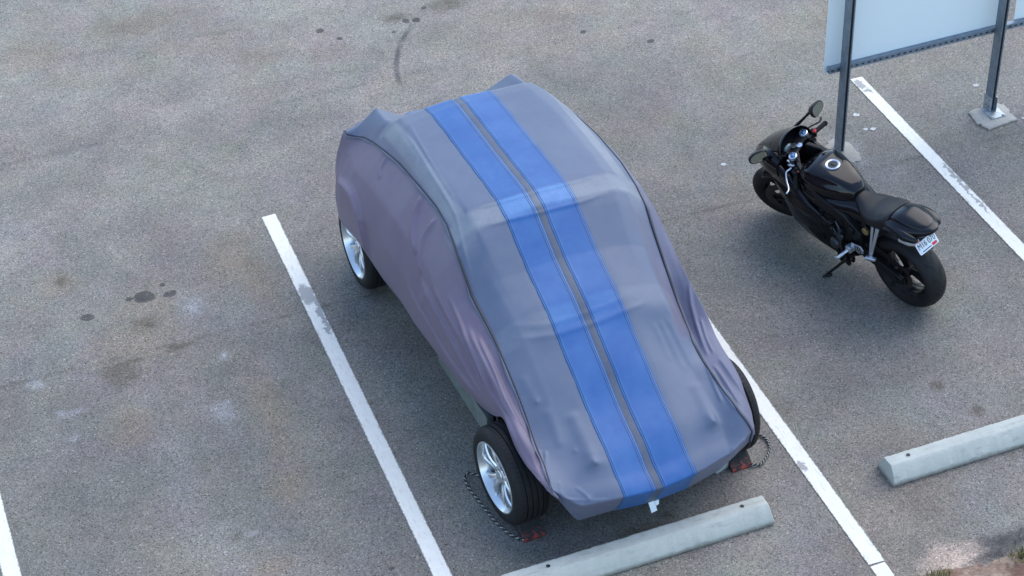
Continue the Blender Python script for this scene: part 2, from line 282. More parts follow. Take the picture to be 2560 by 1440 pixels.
# ------------------------------------------------------------------ helpers
def tag(o, label=None, cat=None, group=None, kind=None):
    for k, v in (('label', label), ('category', cat), ('group', group), ('kind', kind)):
        if v: o[k] = v
    return o
def empty(name, mw, label, cat, group=None):
    o = bpy.data.objects.new(name, None); C.objects.link(o); o.matrix_world = mw; o.empty_display_size = .2
    return tag(o, label, cat, group)
class MB:
    def __init__(s): s.v = []; s.f = []; s.mi = []
    def add(s, vs, fs, mi=0):
        o = len(s.v); s.v += [tuple(map(float, p)) for p in vs]; s.f += [tuple(i + o for i in f) for f in fs]; s.mi += [mi] * len(fs); return s
    def box(s, c, d, rot=None, mi=0, bev=0):
        x, y, z = [a / 2 for a in d]
        bm = bmesh.new(); bmesh.ops.create_cube(bm, size=1)
        for v in bm.verts: v.co = Vector((v.co.x * d[0], v.co.y * d[1], v.co.z * d[2]))
        if bev: bmesh.ops.bevel(bm, geom=bm.edges[:], offset=bev, segments=2, affect='EDGES', profile=.6)
        R = rot.to_matrix() if hasattr(rot, 'to_matrix') else (rot or Matrix.Identity(3))
        bm.verts.index_update()
        s.add([R @ v.co + Vector(c) for v in bm.verts], [[v.index for v in f.verts] for f in bm.faces], mi); bm.free(); return s
    def tube(s, pts, r, n=10, mi=0, cap=True, alt=None):
        pts = [Vector(p) for p in pts]; rs = r if isinstance(r, (list, tuple)) else [r] * len(pts)
        vs = []; fs = []; mm = []
        t0 = (pts[1] - pts[0]).normalized(); up = Vector((0, 0, 1)) if abs(t0.z) < .9 else Vector((1, 0, 0))
        a = t0.cross(up).normalized()
        for i, p in enumerate(pts):
            t = (pts[min(i + 1, len(pts) - 1)] - pts[max(i - 1, 0)]).normalized()
            a = (a - t * a.dot(t)).normalized(); b = t.cross(a)
            for k in range(n):
                q = 2 * math.pi * k / n; vs.append(p + (a * math.cos(q) + b * math.sin(q)) * rs[i])
        o = len(s.v); s.v += [tuple(p) for p in vs]
        for i in range(len(pts) - 1):
            for k in range(n):
                s.f.append((o + i * n + k, o + i * n + (k + 1) % n, o + (i + 1) * n + (k + 1) % n, o + (i + 1) * n + k))
                s.mi.append(alt(i, k) if alt else mi)
        if cap:
            s.f.append(tuple(o + k for k in range(n))[::-1]); s.mi.append(mi)
            s.f.append(tuple(o + (len(pts) - 1) * n + k for k in range(n))); s.mi.append(mi)
        return s
    def lathe(s, prof, c, axis='y', n=48, mi=0, close=False, caps=True):
        """prof: (offset along the axis, radius)"""
        vs = []; fs = []; m = len(prof)
        for k in range(n):
            q = 2 * math.pi * k / n
            for a, r in prof:
                p = (r * math.sin(q), a, r * math.cos(q)) if axis == 'y' else (r * math.cos(q), r * math.sin(q), a) if axis == 'z' else (a, r * math.cos(q), r * math.sin(q))
                vs.append((p[0] + c[0], p[1] + c[1], p[2] + c[2]))
        for k in range(n):
            for j in range(m if close else m - 1):
                fs.append((k * m + j, ((k + 1) % n) * m + j, ((k + 1) % n) * m + (j + 1) % m, k * m + (j + 1) % m))
        if not close and caps:
            for j in (0, m - 1):
                if prof[j][1] > 1e-4: fs.append(tuple(k * m + j for k in range(n)))
        return s.add(vs, fs, mi)
    def rings(s, R, mi=0, cap=True, closed=True):
        n = len(R[0]); fs = []
        for i in range(len(R) - 1):
            for k in range(n if closed else n - 1):
                fs.append((i * n + k, i * n + (k + 1) % n, (i + 1) * n + (k + 1) % n, (i + 1) * n + k))
        if cap and closed: fs += [tuple(range(n))[::-1], tuple((len(R) - 1) * n + k for k in range(n))]
        return s.add([p for r in R for p in r], fs, mi)
    def loft(s, keys, n=36, steps=24, mi=0):
        """keys along x: (x, yc, zc, half width, height above zc, height below zc, exponent above, exponent below)"""
        K = np.array(keys, float); T = np.linspace(K[0, 0], K[-1, 0], steps) if K[-1, 0] > K[0, 0] else None
        A = pchip(K[:, 0], K[:, 1:], T)
        R = []
        for x, (yc, zc, hw, ht, hb, e1, e2) in zip(T, A):
            ring = []
            for k in range(n):
                q = 2 * math.pi * k / n; cq, sq = math.cos(q), math.sin(q); e = e1 if sq >= 0 else e2
                ring.append((x, yc + hw * math.copysign(abs(cq) ** (2 / e), cq), zc + (ht if sq >= 0 else hb) * math.copysign(abs(sq) ** (2 / e), sq)))
            R.append(ring)
        return s.rings(R, mi)
    def prism(s, poly, y0, y1, mi=0, bulge=None):
        """poly in x,z extruded along y"""
        n = len(poly); a = [(p[0], y0 if len(p) < 3 else y0 + p[2], p[1]) for p in poly]; b = [(p[0], y1 if len(p) < 3 else y1 + p[2], p[1]) for p in poly]
        return s.add(a + b, [tuple(range(n)), tuple(range(n, 2 * n))[::-1]] + [(i, i + n, (i + 1) % n + n, (i + 1) % n) for i in range(n)], mi)
    def map(s, fn): s.v = [tuple(fn(Vector(p))) for p in s.v]; return s
    def build(s, name, mats, parent=None, smooth=True, subd=0, bev=0, ang=40):
        me = bpy.data.meshes.new(name); me.from_pydata(s.v, [], s.f)
        mats = mats if isinstance(mats, (list, tuple)) else [mats]
        for m in mats: me.materials.append(M[m] if isinstance(m, str) else m)
        me.polygons.foreach_set('material_index', s.mi)
        bm = bmesh.new(); bm.from_mesh(me); bmesh.ops.recalc_face_normals(bm, faces=bm.faces[:]); bm.to_mesh(me); bm.free()
        o = bpy.data.objects.new(name, me); C.objects.link(o)
        if parent: o.parent = parent
        if bev:
            b = o.modifiers.new('bevel', 'BEVEL'); b.width = bev; b.segments = 2; b.limit_method = 'ANGLE'; b.angle_limit = math.radians(35)
        if subd: d = o.modifiers.new('sub', 'SUBSURF'); d.levels = d.render_levels = subd
        if smooth:
            me.polygons.foreach_set('use_smooth', [True] * len(me.polygons))
            if ang: me.set_sharp_from_angle(angle=math.radians(ang))
        return o
def copy_tree(o, parent=None):
    c = o.copy(); C.objects.link(c)
    if parent is not None: c.parent = parent
    for ch in [x for x in bpy.data.objects if x.parent == o]: copy_tree(ch, c)
    return c
def crv(pts, n):
    P = np.array(pts, float); t = np.concatenate([[0], np.cumsum(np.sqrt(((P[1:] - P[:-1]) ** 2).sum(1)))])
    return pchip(t, P, np.linspace(0, t[-1], n))

#COVER-BEGIN
# ---- shape of the fabric cover, in the car's own frame (x right, y to the rear, z up) ----
def pchip(t, P, T):
    """monotone cubic through P (n,k) at t (n,), sampled at T"""
    h = np.diff(t)[:, None]; d = np.diff(P, axis=0) / h
    m = np.zeros_like(P); m[0] = d[0]; m[-1] = d[-1]
    w1 = 2 * h[1:] + h[:-1]; w2 = h[1:] + 2 * h[:-1]
    ok = d[:-1] * d[1:] > 0
    den = np.where(ok, w1 / np.where(d[:-1] == 0, 1, d[:-1]) + w2 / np.where(d[1:] == 0, 1, d[1:]), 1)
    m[1:-1] = np.where(ok, (w1 + w2) / den, 0)
    k = np.clip(np.searchsorted(t, T, side='right') - 1, 0, len(t) - 2)
    H = h[k]; s = ((T - t[k])[:, None]) / H
    return ((1 + 2 * s) * (1 - s) ** 2 * P[k] + s * (1 - s) ** 2 * H * m[k]
            + s * s * (3 - 2 * s) * P[k + 1] + s * s * (s - 1) * H * m[k + 1])

# every row: 15 points from the left hem over the roof to the right hem
CROWS = [
 # front hem
 [(-.68,.215,.56),(-.675,.20,.56),(-.67,.19,.55),(-.66,.17,.54),(-.63,.13,.52),(-.47,.20,.205),(-.26,.17,.225),(0,.16,.20),(.265,.16,.215),(.475,.19,.235),(.67,.15,.45),(.70,.15,.49),(.72,.2,.48),(.73,.24,.47),(.72,.28,.42)],
 [(-.70,.266,.59),(-.69,.25,.59),(-.685,.24,.585),(-.675,.225,.58),(-.655,.19,.57),(-.50,.075,.455),(-.27,.045,.448),(0,.03,.43),(.28,.045,.448),(.50,.08,.475),(.682,.15,.53),(.71,.18,.53),(.73,.23,.52),(.74,.27,.5),(.73,.30,.45)],
 [(-.71,.32,.60),(-.70,.31,.605),(-.692,.30,.607),(-.68,.29,.607),(-.645,.28,.60),(-.48,.20,.535),(-.27,.17,.52),(0,.155,.487),(.28,.17,.51),(.51,.18,.515),(.655,.21,.60),(.715,.25,.56),(.745,.28,.55),(.76,.32,.53),(.75,.34,.49)],
 [(-.72,.366,.61),(-.712,.37,.625),(-.70,.38,.632),(-.68,.38,.635),(-.63,.41,.625),(-.45,.34,.60),(-.27,.32,.605),(0,.30,.58),(.28,.32,.60),(.52,.32,.58),(.637,.30,.628),(.72,.36,.62),(.75,.38,.605),(.765,.40,.59),(.76,.42,.56)],
 [(-.735,.51,.657),(-.725,.51,.672),(-.71,.51,.682),(-.685,.52,.69),(-.615,.55,.665),(-.45,.53,.69),(-.27,.53,.70),(0,.54,.693),(.28,.53,.69),(.52,.50,.64),(.63,.46,.645),(.71,.49,.662),(.765,.50,.652),(.78,.50,.635),(.775,.50,.60)],
 [(-.72,.72,.70),(-.715,.72,.712),(-.705,.71,.725),(-.68,.70,.735),(-.603,.70,.745),(-.44,.73,.81),(-.27,.74,.825),(0,.74,.825),(.28,.72,.80),(.52,.69,.71),(.62,.668,.695),(.72,.675,.705),(.775,.68,.695),(.79,.68,.672),(.785,.68,.655)],
 [(-.72,.886,.594),(-.73,.88,.66),(-.73,.88,.74),(-.70,.88,.80),(-.60,.86,.84),(-.44,.90,.905),(-.27,.92,.925),(0,.92,.935),(.28,.91,.91),(.52,.86,.82),(.63,.83,.715),(.735,.82,.73),(.785,.82,.72),(.80,.82,.66),(.79,.82,.58)],
 [(-.715,1.09,.49),(-.745,1.08,.60),(-.745,1.06,.75),(-.71,1.04,.87),(-.60,1.02,.92),(-.44,1.04,.985),(-.27,1.04,1.005),(0,1.05,1.01),(.28,1.04,1.0),(.53,1.0,.93),(.66,.95,.72),(.74,1.0,.77),(.80,1.03,.80),(.815,1.03,.65),(.78,1.03,.42)],
 [(-.71,1.42,.385),(-.765,1.38,.56),(-.775,1.32,.78),(-.73,1.25,.92),(-.60,1.19,.993),(-.45,1.18,1.06),(-.27,1.18,1.08),(0,1.185,1.085),(.28,1.18,1.07),(.54,1.17,1.0),(.68,1.13,.78),(.75,1.2,.85),(.80,1.25,.89),(.81,1.25,.65),(.75,1.25,.34)],
 [(-.70,1.80,.28),(-.785,1.68,.53),(-.80,1.60,.80),(-.74,1.52,.98),(-.605,1.46,1.075),(-.47,1.44,1.155),(-.28,1.43,1.178),(0,1.44,1.19),(.28,1.43,1.175),(.56,1.42,1.10),(.70,1.38,.945),(.765,1.42,.97),(.80,1.46,.985),(.80,1.46,.65),(.72,1.46,.26)],
 [(-.70,2.10,.25),(-.80,1.90,.52),(-.82,1.82,.82),(-.75,1.74,1.05),(-.60,1.68,1.235),(-.49,1.68,1.29),(-.28,1.68,1.325),(0,1.69,1.345),(.28,1.68,1.325),(.60,1.66,1.25),(.71,1.58,1.10),(.77,1.62,1.10),(.80,1.66,1.09),(.80,1.66,.65),(.71,1.66,.24)],
 [(-.70,2.15,.245),(-.80,1.96,.52),(-.82,1.88,.82),(-.75,1.80,1.06),(-.59,1.76,1.268),(-.50,1.76,1.33),(-.28,1.76,1.368),(0,1.76,1.392),(.28,1.755,1.37),(.62,1.75,1.295),(.72,1.69,1.18),(.772,1.72,1.15),(.80,1.75,1.12),(.80,1.75,.65),(.71,1.75,.23)],
 [(-.72,2.26,.28),(-.805,2.06,.51),(-.825,1.98,.83),(-.75,1.92,1.08),(-.57,1.93,1.30),(-.50,1.93,1.365),(-.28,1.925,1.405),(0,1.92,1.418),(.28,1.92,1.40),(.63,1.92,1.33),(.735,1.86,1.225),(.78,1.9,1.20),(.80,1.93,1.16),(.80,1.93,.65),(.71,1.93,.23)],
 [(-.75,2.48,.34),(-.81,2.30,.53),(-.83,2.20,.84),(-.75,2.14,1.08),(-.560,2.14,1.305),(-.50,2.14,1.375),(-.28,2.15,1.405),(0,2.15,1.41),(.28,2.15,1.40),(.64,2.15,1.335),(.75,2.12,1.245),(.79,2.15,1.2),(.80,2.15,1.1),(.80,2.15,.65),(.72,2.15,.25)],
 [(-.80,2.635,.42),(-.83,2.50,.58),(-.84,2.44,.84),(-.76,2.38,1.08),(-.570,2.42,1.288),(-.50,2.44,1.37),(-.28,2.46,1.395),(0,2.46,1.40),(.28,2.46,1.39),(.64,2.46,1.34),(.745,2.46,1.245),(.79,2.46,1.16),(.80,2.46,1.0),(.80,2.46,.65),(.74,2.46,.3)],
 [(-.84,2.82,.51),(-.85,2.74,.65),(-.85,2.70,.85),(-.76,2.68,1.07),(-.580,2.76,1.250),(-.50,2.74,1.36),(-.28,2.78,1.39),(0,2.78,1.398),(.28,2.78,1.385),(.62,2.78,1.35),(.73,2.78,1.22),(.79,2.78,1.1),(.81,2.78,.9),(.82,2.78,.65),(.82,2.78,.45)],
 [(-.845,3.05,.50),(-.855,3.00,.65),(-.855,2.96,.85),(-.77,2.95,1.04),(-.60,3.0,1.205),(-.49,2.98,1.335),(-.28,3.02,1.375),(0,3.03,1.392),(.28,3.03,1.375),(.58,3.03,1.345),(.70,3.03,1.18),(.78,3.03,1.05),(.81,3.03,.85),(.83,3.03,.65),(.83,3.03,.47)],
 [(-.85,3.22,.47),(-.855,3.18,.63),(-.85,3.14,.85),(-.775,3.15,1.0),(-.612,3.2,1.150),(-.48,3.14,1.30),(-.28,3.15,1.345),(0,3.15,1.365),(.28,3.15,1.35),(.56,3.15,1.325),(.67,3.15,1.16),(.77,3.15,1.02),(.81,3.15,.85),(.83,3.15,.65),(.83,3.15,.47)],
 [(-.85,3.34,.445),(-.855,3.32,.62),(-.85,3.28,.84),(-.745,3.31,1.0),(-.635,3.33,1.115),(-.49,3.27,1.265),(-.28,3.27,1.20),(0,3.26,1.195),(.28,3.26,1.20),(.55,3.27,1.26),(.66,3.27,1.14),(.76,3.27,1.0),(.81,3.27,.85),(.83,3.27,.65),(.83,3.27,.46)],
 [(-.84,3.43,.42),(-.85,3.44,.60),(-.82,3.46,.78),(-.745,3.45,.97),(-.685,3.45,1.06),(-.487,3.46,1.235),(-.28,3.45,1.12),(0,3.45,1.11),(.28,3.45,1.13),(.54,3.48,1.215),(.64,3.46,1.12),(.75,3.45,.98),(.81,3.44,.82),(.83,3.43,.62),(.82,3.43,.42)],
 [(-.79,3.52,.36),(-.80,3.54,.55),(-.80,3.55,.75),(-.77,3.55,.90),(-.70,3.53,1.05),(-.47,3.60,1.05),(-.28,3.6,1.03),(0,3.6,1.02),(.28,3.6,1.03),(.52,3.60,1.06),(.62,3.58,1.02),(.72,3.56,.9),(.79,3.55,.75),(.80,3.54,.55),(.79,3.52,.36)],
 [(-.74,3.58,.33),(-.75,3.62,.5),(-.74,3.64,.65),(-.70,3.66,.78),(-.62,3.68,.85),(-.44,3.72,.86),(-.28,3.73,.85),(0,3.73,.84),(.28,3.73,.85),(.48,3.72,.86),(.58,3.69,.85),(.67,3.66,.78),(.73,3.64,.65),(.75,3.62,.5),(.74,3.58,.33)],
 [(-.70,3.60,.32),(-.70,3.65,.40),(-.68,3.68,.44),(-.64,3.70,.45),(-.56,3.73,.45),(-.42,3.77,.45),(-.28,3.79,.44),(0,3.79,.44),(.28,3.79,.44),(.45,3.77,.45),(.54,3.74,.45),(.62,3.7,.45),(.68,3.68,.44),(.70,3.65,.40),(.70,3.60,.32)],
]
NU, NV = 640, 460            # samples along the car and across it
def cover_points():
    P = np.array(CROWS, float)
    # a chamfer along the roof edges: one more column just inside each of the two edge columns
    top = np.clip((P[:, 7, 1] - 1.1) / .6, 0, 1) * np.clip((3.3 - P[:, 7, 1]) / .1, 0, 1)
    def inner(e, m):
        f = .30; Q = P[:, e] + (P[:, m] - P[:, e]) * f
        Q[:, 2] += (P[:, m, 2] - P[:, e, 2]) * (.50 * top); return Q[:, None]
    P = np.concatenate([P[:, :6], inner(5, 6), P[:, 6:9], inner(9, 8), P[:, 9:]], 1)
    nc = P.shape[1]
    t = np.concatenate([[0], np.cumsum(np.sqrt(((P[1:, 4:13] - P[:-1, 4:13]) ** 2).sum(2)).mean(1))])
    T = np.linspace(0, t[-1], NU); F = P.reshape(len(P), -1)
    sm = pchip(t, F, T); li = np.stack([np.interp(T, t, F[:, k]) for k in range(F.shape[1])], 1)
    g = np.exp(-np.linspace(-1.6, 1.6, 5) ** 2); g /= g.sum()
    li = np.stack([np.convolve(np.pad(li[:, k], 2, mode='edge'), g, mode='valid') for k in range(li.shape[1])], 1)
    i0 = 9; wl = (np.maximum(np.clip((T - t[i0 - 1]) / (t[i0] - t[i0 - 1]), 0, 1), np.clip((t[2] - T) / (t[2] - t[1]), 0, 1)) * .94)[:, None]
    A = (sm * (1 - wl) + li * wl).reshape(NU, nc, 3)
    seg = np.sqrt(((A[:, 1:] - A[:, :-1]) ** 2).sum(2)).mean(0)
    s = np.concatenate([[0], np.cumsum(seg)]); S = np.linspace(0, s[-1], NV)
    Fc = A.transpose(1, 0, 2).reshape(nc, -1); k = np.clip(np.searchsorted(s, S, side='right') - 1, 0, nc - 2); u = ((S - s[k]) / (s[k + 1] - s[k]))[:, None]
    Lc = Fc[k] * (1 - u) + Fc[k + 1] * u; Lp = np.pad(Lc, ((3, 3), (0, 0)), mode='edge')
    Lc = sum(wt * Lp[j:j + NV] for j, wt in enumerate((.06, .12, .2, .24, .2, .12, .06)))
    B = (.45 * pchip(s, Fc, S) + .55 * Lc).reshape(NV, NU, 3).transpose(1, 0, 2)
    return B, T, t, S, s     # (NU, NV, 3), row parameter, row knots, column parameter, column knots
#COVER-END

# ------------------------------------------------------------------ ground
def sheet(name, poly, z, m, kind='structure'):
    b = MB().add([(x, y, z) for x, y in poly], [tuple(range(len(poly)))])
    return tag(b.build(name, m, smooth=False), kind=kind)
sheet('asphalt', [(-300, -40), (300, -40), (300, 600), (-300, 600)], 0, 'asphalt')
def line(x, y0, y1, wd=.112, dx=0.):
    n = int((y1 - y0) / .012); L = []; R = []; e1 = e2 = 0
    for i in range(n + 1):
        y = y0 + (y1 - y0) * i / n; e1 = .55 * e1 + random.gauss(0, .0008); e2 = .55 * e2 + random.gauss(0, .0008)
        L.append((x + dx * (y - y0) - wd / 2 + e1, y + (random.gauss(0, .004) if i in (0, n) else 0), .004)); R.append((x + dx * (y - y0) + wd / 2 + e2, y + (random.gauss(0, .004) if i in (0, n) else 0), .004))
    b = MB(); vs = L + R; m_ = n + 1
    b.add(vs, [(i, i + m_, i + m_ + 1, i + 1) for i in range(n)])
    return tag(b.build('parking_line', 'paint', smooth=False), kind='structure')
line(-2.43, -.72, 4.2); line(0, -.72, 4.18); line(2.452, -.66, 4.15); line(4.88, -.72, 4.06)
line(2.448, -.80, -.675, .10)
# concrete footings set in the asphalt
def slab(name, pts, h, m):
    n = len(pts); b = MB(); P = []
    for i in range(n):
        a, c = pts[i], pts[(i + 1) % n]
        for k in range(6):
            t = k / 6; P.append((a[0] + (c[0] - a[0]) * t + random.gauss(0, .008), a[1] + (c[1] - a[1]) * t + random.gauss(0, .008)))
    n = len(P); cx = sum(p[0] for p in P) / n; cy = sum(p[1] for p in P) / n
    b.rings([[(x, y, .001) for x, y in P], [(x, y, h * .7) for x, y in P], [(cx + (x - cx) * .95, cy + (y - cy) * .95, h) for x, y in P]])
    return tag(b.build(name, m), kind='structure')
slab('concrete_footing', [(5.432, 3.256), (5.67, 3.322), (5.746, 3.239), (5.727, 3.017), (5.453, 2.995), (5.425, 3.096)], .018, 'footing')
slab('concrete_footing', [(4.19, 3.30), (4.31, 3.37), (4.40, 3.28), (4.39, 3.10), (4.36, 3.03), (4.26, 3.03), (4.17, 3.13)], .008, 'footing')
for x, y, rx, ry in ((3.389 , 3.41, .026, .022), (3.58, 3.566, .001, .001), (4.627, 3.593, .034, .03), (4.60, 3.39, .022, .02), (4.655, 3.37, .03, .022), (5.698, 3.578, .032, .026), (5.79, 3.03, .02, .02)):
    if rx < .01: continue
    P = [(x + rx * .85 * math.cos(q) * (1 + random.uniform(-.3, .2)), y + ry * .85 * math.sin(q) * (1 + random.uniform(-.3, .2))) for q in np.linspace(0, 2 * math.pi, 18)[:-1]]
    sheet('paint_mark', P, .004, 'spot')
# bare soil beyond the edge of the asphalt
def soil():
    nx, ny = 150, 60; X = np.linspace(1.5, 6.5, nx); Y = np.linspace(-3.2, -.72, ny); vs = []
    import mathutils.noise as mn
    for y in Y:
        for x in X:
            e = -.865 - .05 * max(0, min(1, (x - 2.85) / .25)) + .05 * mn.noise(Vector((x * 5, 3, 0))) + .02 * mn.noise(Vector((x * 19, 3, 0)))
            d = e - y
            z = max(-.03, min(.05, d * .35)) + .018 * mn.fractal(Vector((x * 7, y * 7, 0)), .6, 2, 5) * (1 if d > 0 else .2) - .001
            vs.append((x, y, z))
    b = MB().add(vs, [(j * nx + i, j * nx + i + 1, (j + 1) * nx + i + 1, (j + 1) * nx + i) for j in range(ny - 1) for i in range(nx - 1)])
    tag(b.build('soil', 'dirt', ang=0), kind='structure')
soil()
def grass():
    b = MB(); rnd = random.Random(3)
    cl = [(2.70, -.93, .05), (2.75, -.95, .05), (3.25, -.99, .08), (3.30, -.96, .06), (3.34, -1.03, .1),  (2.6, -1.0, .12)] + [(rnd.uniform(2, 6), rnd.uniform(-2.6, -1.2), .15) for _ in range(40)]
    for cx, cy, r in cl:
        for _ in range(75):
            x, y = rnd.gauss(cx, r * .6), rnd.gauss(cy, r * .45); h = rnd.uniform(.03, .09); a = rnd.uniform(0, 6.28); l = rnd.uniform(.2, .9) * h
            w_ = .0028; dx, dy = math.cos(a), math.sin(a); px, py = -dy * w_, dx * w_; z0 = .0
            b.add([(x - px, y - py, z0), (x + px, y + py, z0), (x + dx * l * .4 + px, y + dy * l * .4 + py, z0 + h * .7), (x + dx * l * .4 - px, y + dy * l * .4 - py, z0 + h * .7), (x + dx * l, y + dy * l, z0 + h)],
                  [(0, 1, 2, 3), (3, 2, 4)], rnd.choice((0, 0, 1)))
    o = b.build('grass', ['grass', mat('dry_grass', (.22, .18, .06), .8)], smooth=False)
    tag(o, 'scrubby green and dry grass tufts growing in the soil', 'grass', kind='stuff')
grass()
# ------------------------------------------------------------------ wheel stops
def wheel_stop(x0, x1, y, label):
    prof = [(-.100, 0), (-.104, .03), (-.062, .108), (-.05, .117), (.028, .122), (.045, .112), (.098, .045), (.103, .03), (.100, 0)]
    n = 90; R = []
    for i in range(n + 1):
        t = i / n; x = x0 + (x1 - x0) * t; k = 1; inset = 0
        R.append([(x + (.012 * (pz / .12) if i == 0 else -.012 * (pz / .12) if i == n else 0), py + random.gauss(0, .0011), pz + random.gauss(0, .0011) * (pz > 0)) for py, pz in prof])
    b = MB().rings(R); b.map(lambda p: p + Vector((0, y, .001)))
    # the front (towards the camera) is -y: mirror the profile so that the wide slope faces the camera
    b.map(lambda p: Vector((p.x, 2 * y - p.y, p.z)))
    root = empty('wheel_stop', Matrix.Identity(4), label, 'wheel stop', 'concrete wheel stops at the stall heads')
    b.build('block', 'concrete', root, bev=.004, ang=25)
    for hx in ((x0 + .16) if x0 > 1 else .578, x1 - .17):
        h = MB().lathe([(.1185, .0), (.1235, .0135)], (hx, y + .012, .0), 'z', 20)
        h.build('anchor_hole', 'strutdark', root)
wheel_stop(.28, 2.03, -.034, 'pale concrete wheel stop lying in front of the covered car')
wheel_stop(2.858, 4.49, -.034, 'pale concrete wheel stop in the motorcycle stall, cut by the right frame edge')
# ------------------------------------------------------------------ the sign seen from behind
def sign():
    root = empty('sign', Matrix.Translation((4.28, 3.235, 0)), 'large white sign panel seen from behind, on dark steel strut posts beside the motorcycle', 'sign')
    ox, oy = 4.28, 3.235
    def loc(p): return p - Vector((ox, oy, 0))
    for x, lean in ((4.285, -.006), (5.605, .004)):
        b = MB(); H = 2.6
        # two back-to-back channels: pale side faces with a groove, dark slot to the front
        for y0 in (-.041, .0005):
            b.box((x - .0192, 3.235 + y0 + .02, H / 2), (.0026, .0405, H)); b.box((x + .0192, 3.235 + y0 + .02, H / 2), (.0026, .0405, H))
        b.box((x, 3.235, H / 2), (.036, .004, H))
        for sx in (-1, 1):
            b.box((x + sx * .0150, 3.1935, H / 2), (.0110, .0024, H)); b.box((x + sx * .0150, 3.2765, H / 2), (.0110, .0024, H))
        b.box((x, 3.2145, H / 2), (.0355, .030, H - .01), mi=1); b.box((x, 3.2555, H / 2), (.0355, .030, H - .01), mi=1)
        b.map(lambda p: loc(p) + Vector((lean * p.z, 0, 0)))
        post = b.build('post', ['strut', 'strutdark'], root, smooth=False)
        if x > 5:
            p = MB().box((x, 3.16, .022), (.125, .14, .010), bev=.002)
            p.box((x - .0245, 3.225, .085), (.005, .10, .13)); p.box((x + .0245, 3.225, .085), (.005, .10, .13)); p.box((x, 3.1735 + .108, .085), (.05, .005, .13))
            for hx in (-.0276,):
                for yy in (3.205, 3.245):
                    for zz in (.06, .12): p.lathe([(-.0012, .0), (-.0012, .006)], (x + hx + .0005, yy, zz), 'x', 12, 1)
            for dx, dy in ((-.048, -.055), (.048, -.055), (.048, .055), (-.048, .055)):
                p.lathe([(.027, .012), (.036, .012), (.036, 0)], (x + dx, 3.16 + dy, 0), 'z', 6)
            p.map(loc); p.build('base_plate', ['galv', 'strutdark'], post, smooth=False)
    # slotted rail behind the posts
    y0 = 3.279
    b = MB(); x0, x1 = 4.172, 6.60; z0 = .692
    b.box(((x0 + x1) / 2, y0 + .0205, z0 + .041), (x1 - x0, .041, .003)); b.box(((x0 + x1) / 2, y0 + .0205, z0), (x1 - x0, .041, .003))
    b.box(((x0 + x1) / 2, y0 + .0015, z0 + .0205), (x1 - x0, .003, .0375))
    n = int((x1 - x0 - .03) / .0508)
    for i in range(n):
        xx = x0 + .028 + i * .0508
        P = []
        for k in range(20):
            q = 2 * math.pi * k / 20; P.append((xx + (.0065 if math.cos(q) > 0 else -.0065) + .0068 * math.cos(q), y0 - .0008, z0 + .0205 + .0068 * math.sin(q)))
        b.add(P, [tuple(range(20))], 1)
    b.map(loc); b.build('rail', ['rail', 'strutdark'], root, smooth=False)
    for x0, x1, g in ((4.150, 5.672, 0), (5.785, 7.2, 0)):
        p = MB(); nx = 30; top = 2.35; th = .0035
        for k in range(nx + 1): pass
        def yy(x, z): return 3.3225 + .010 * math.exp(-((x - x0) / .10) ** 2) * (.3 + z - .66)
        X = np.linspace(x0, x1, nx + 1); Z = np.linspace(.672, top, 12)
        for off in (0, th):
            p.add([(x + .004 * (z - .67), yy(x, z) + off, z) for z in Z for x in X], [(j * (nx + 1) + i, j * (nx + 1) + i + 1, (j + 1) * (nx + 1) + i + 1, (j + 1) * (nx + 1) + i) for j in range(11) for i in range(nx)])
        e = MB()
        for a in range(2): pass
        xx = (x0, x1); 
        for xe in xx: p.add([(xe + .004 * (z - .67), yy(xe, z) + o_, z) for z in (Z[0], Z[-1]) for o_ in (0, th)], [(0, 1, 3, 2)])
        p.add([(x0, yy(x0, .672), .672), (x1, yy(x1, .672), .672), (x1, yy(x1, .672) + th, .672), (x0, yy(x0, .672) + th, .672)], [(0, 1, 2, 3)])
        p.map(loc); p.build('panel', 'panel', root)
sign()
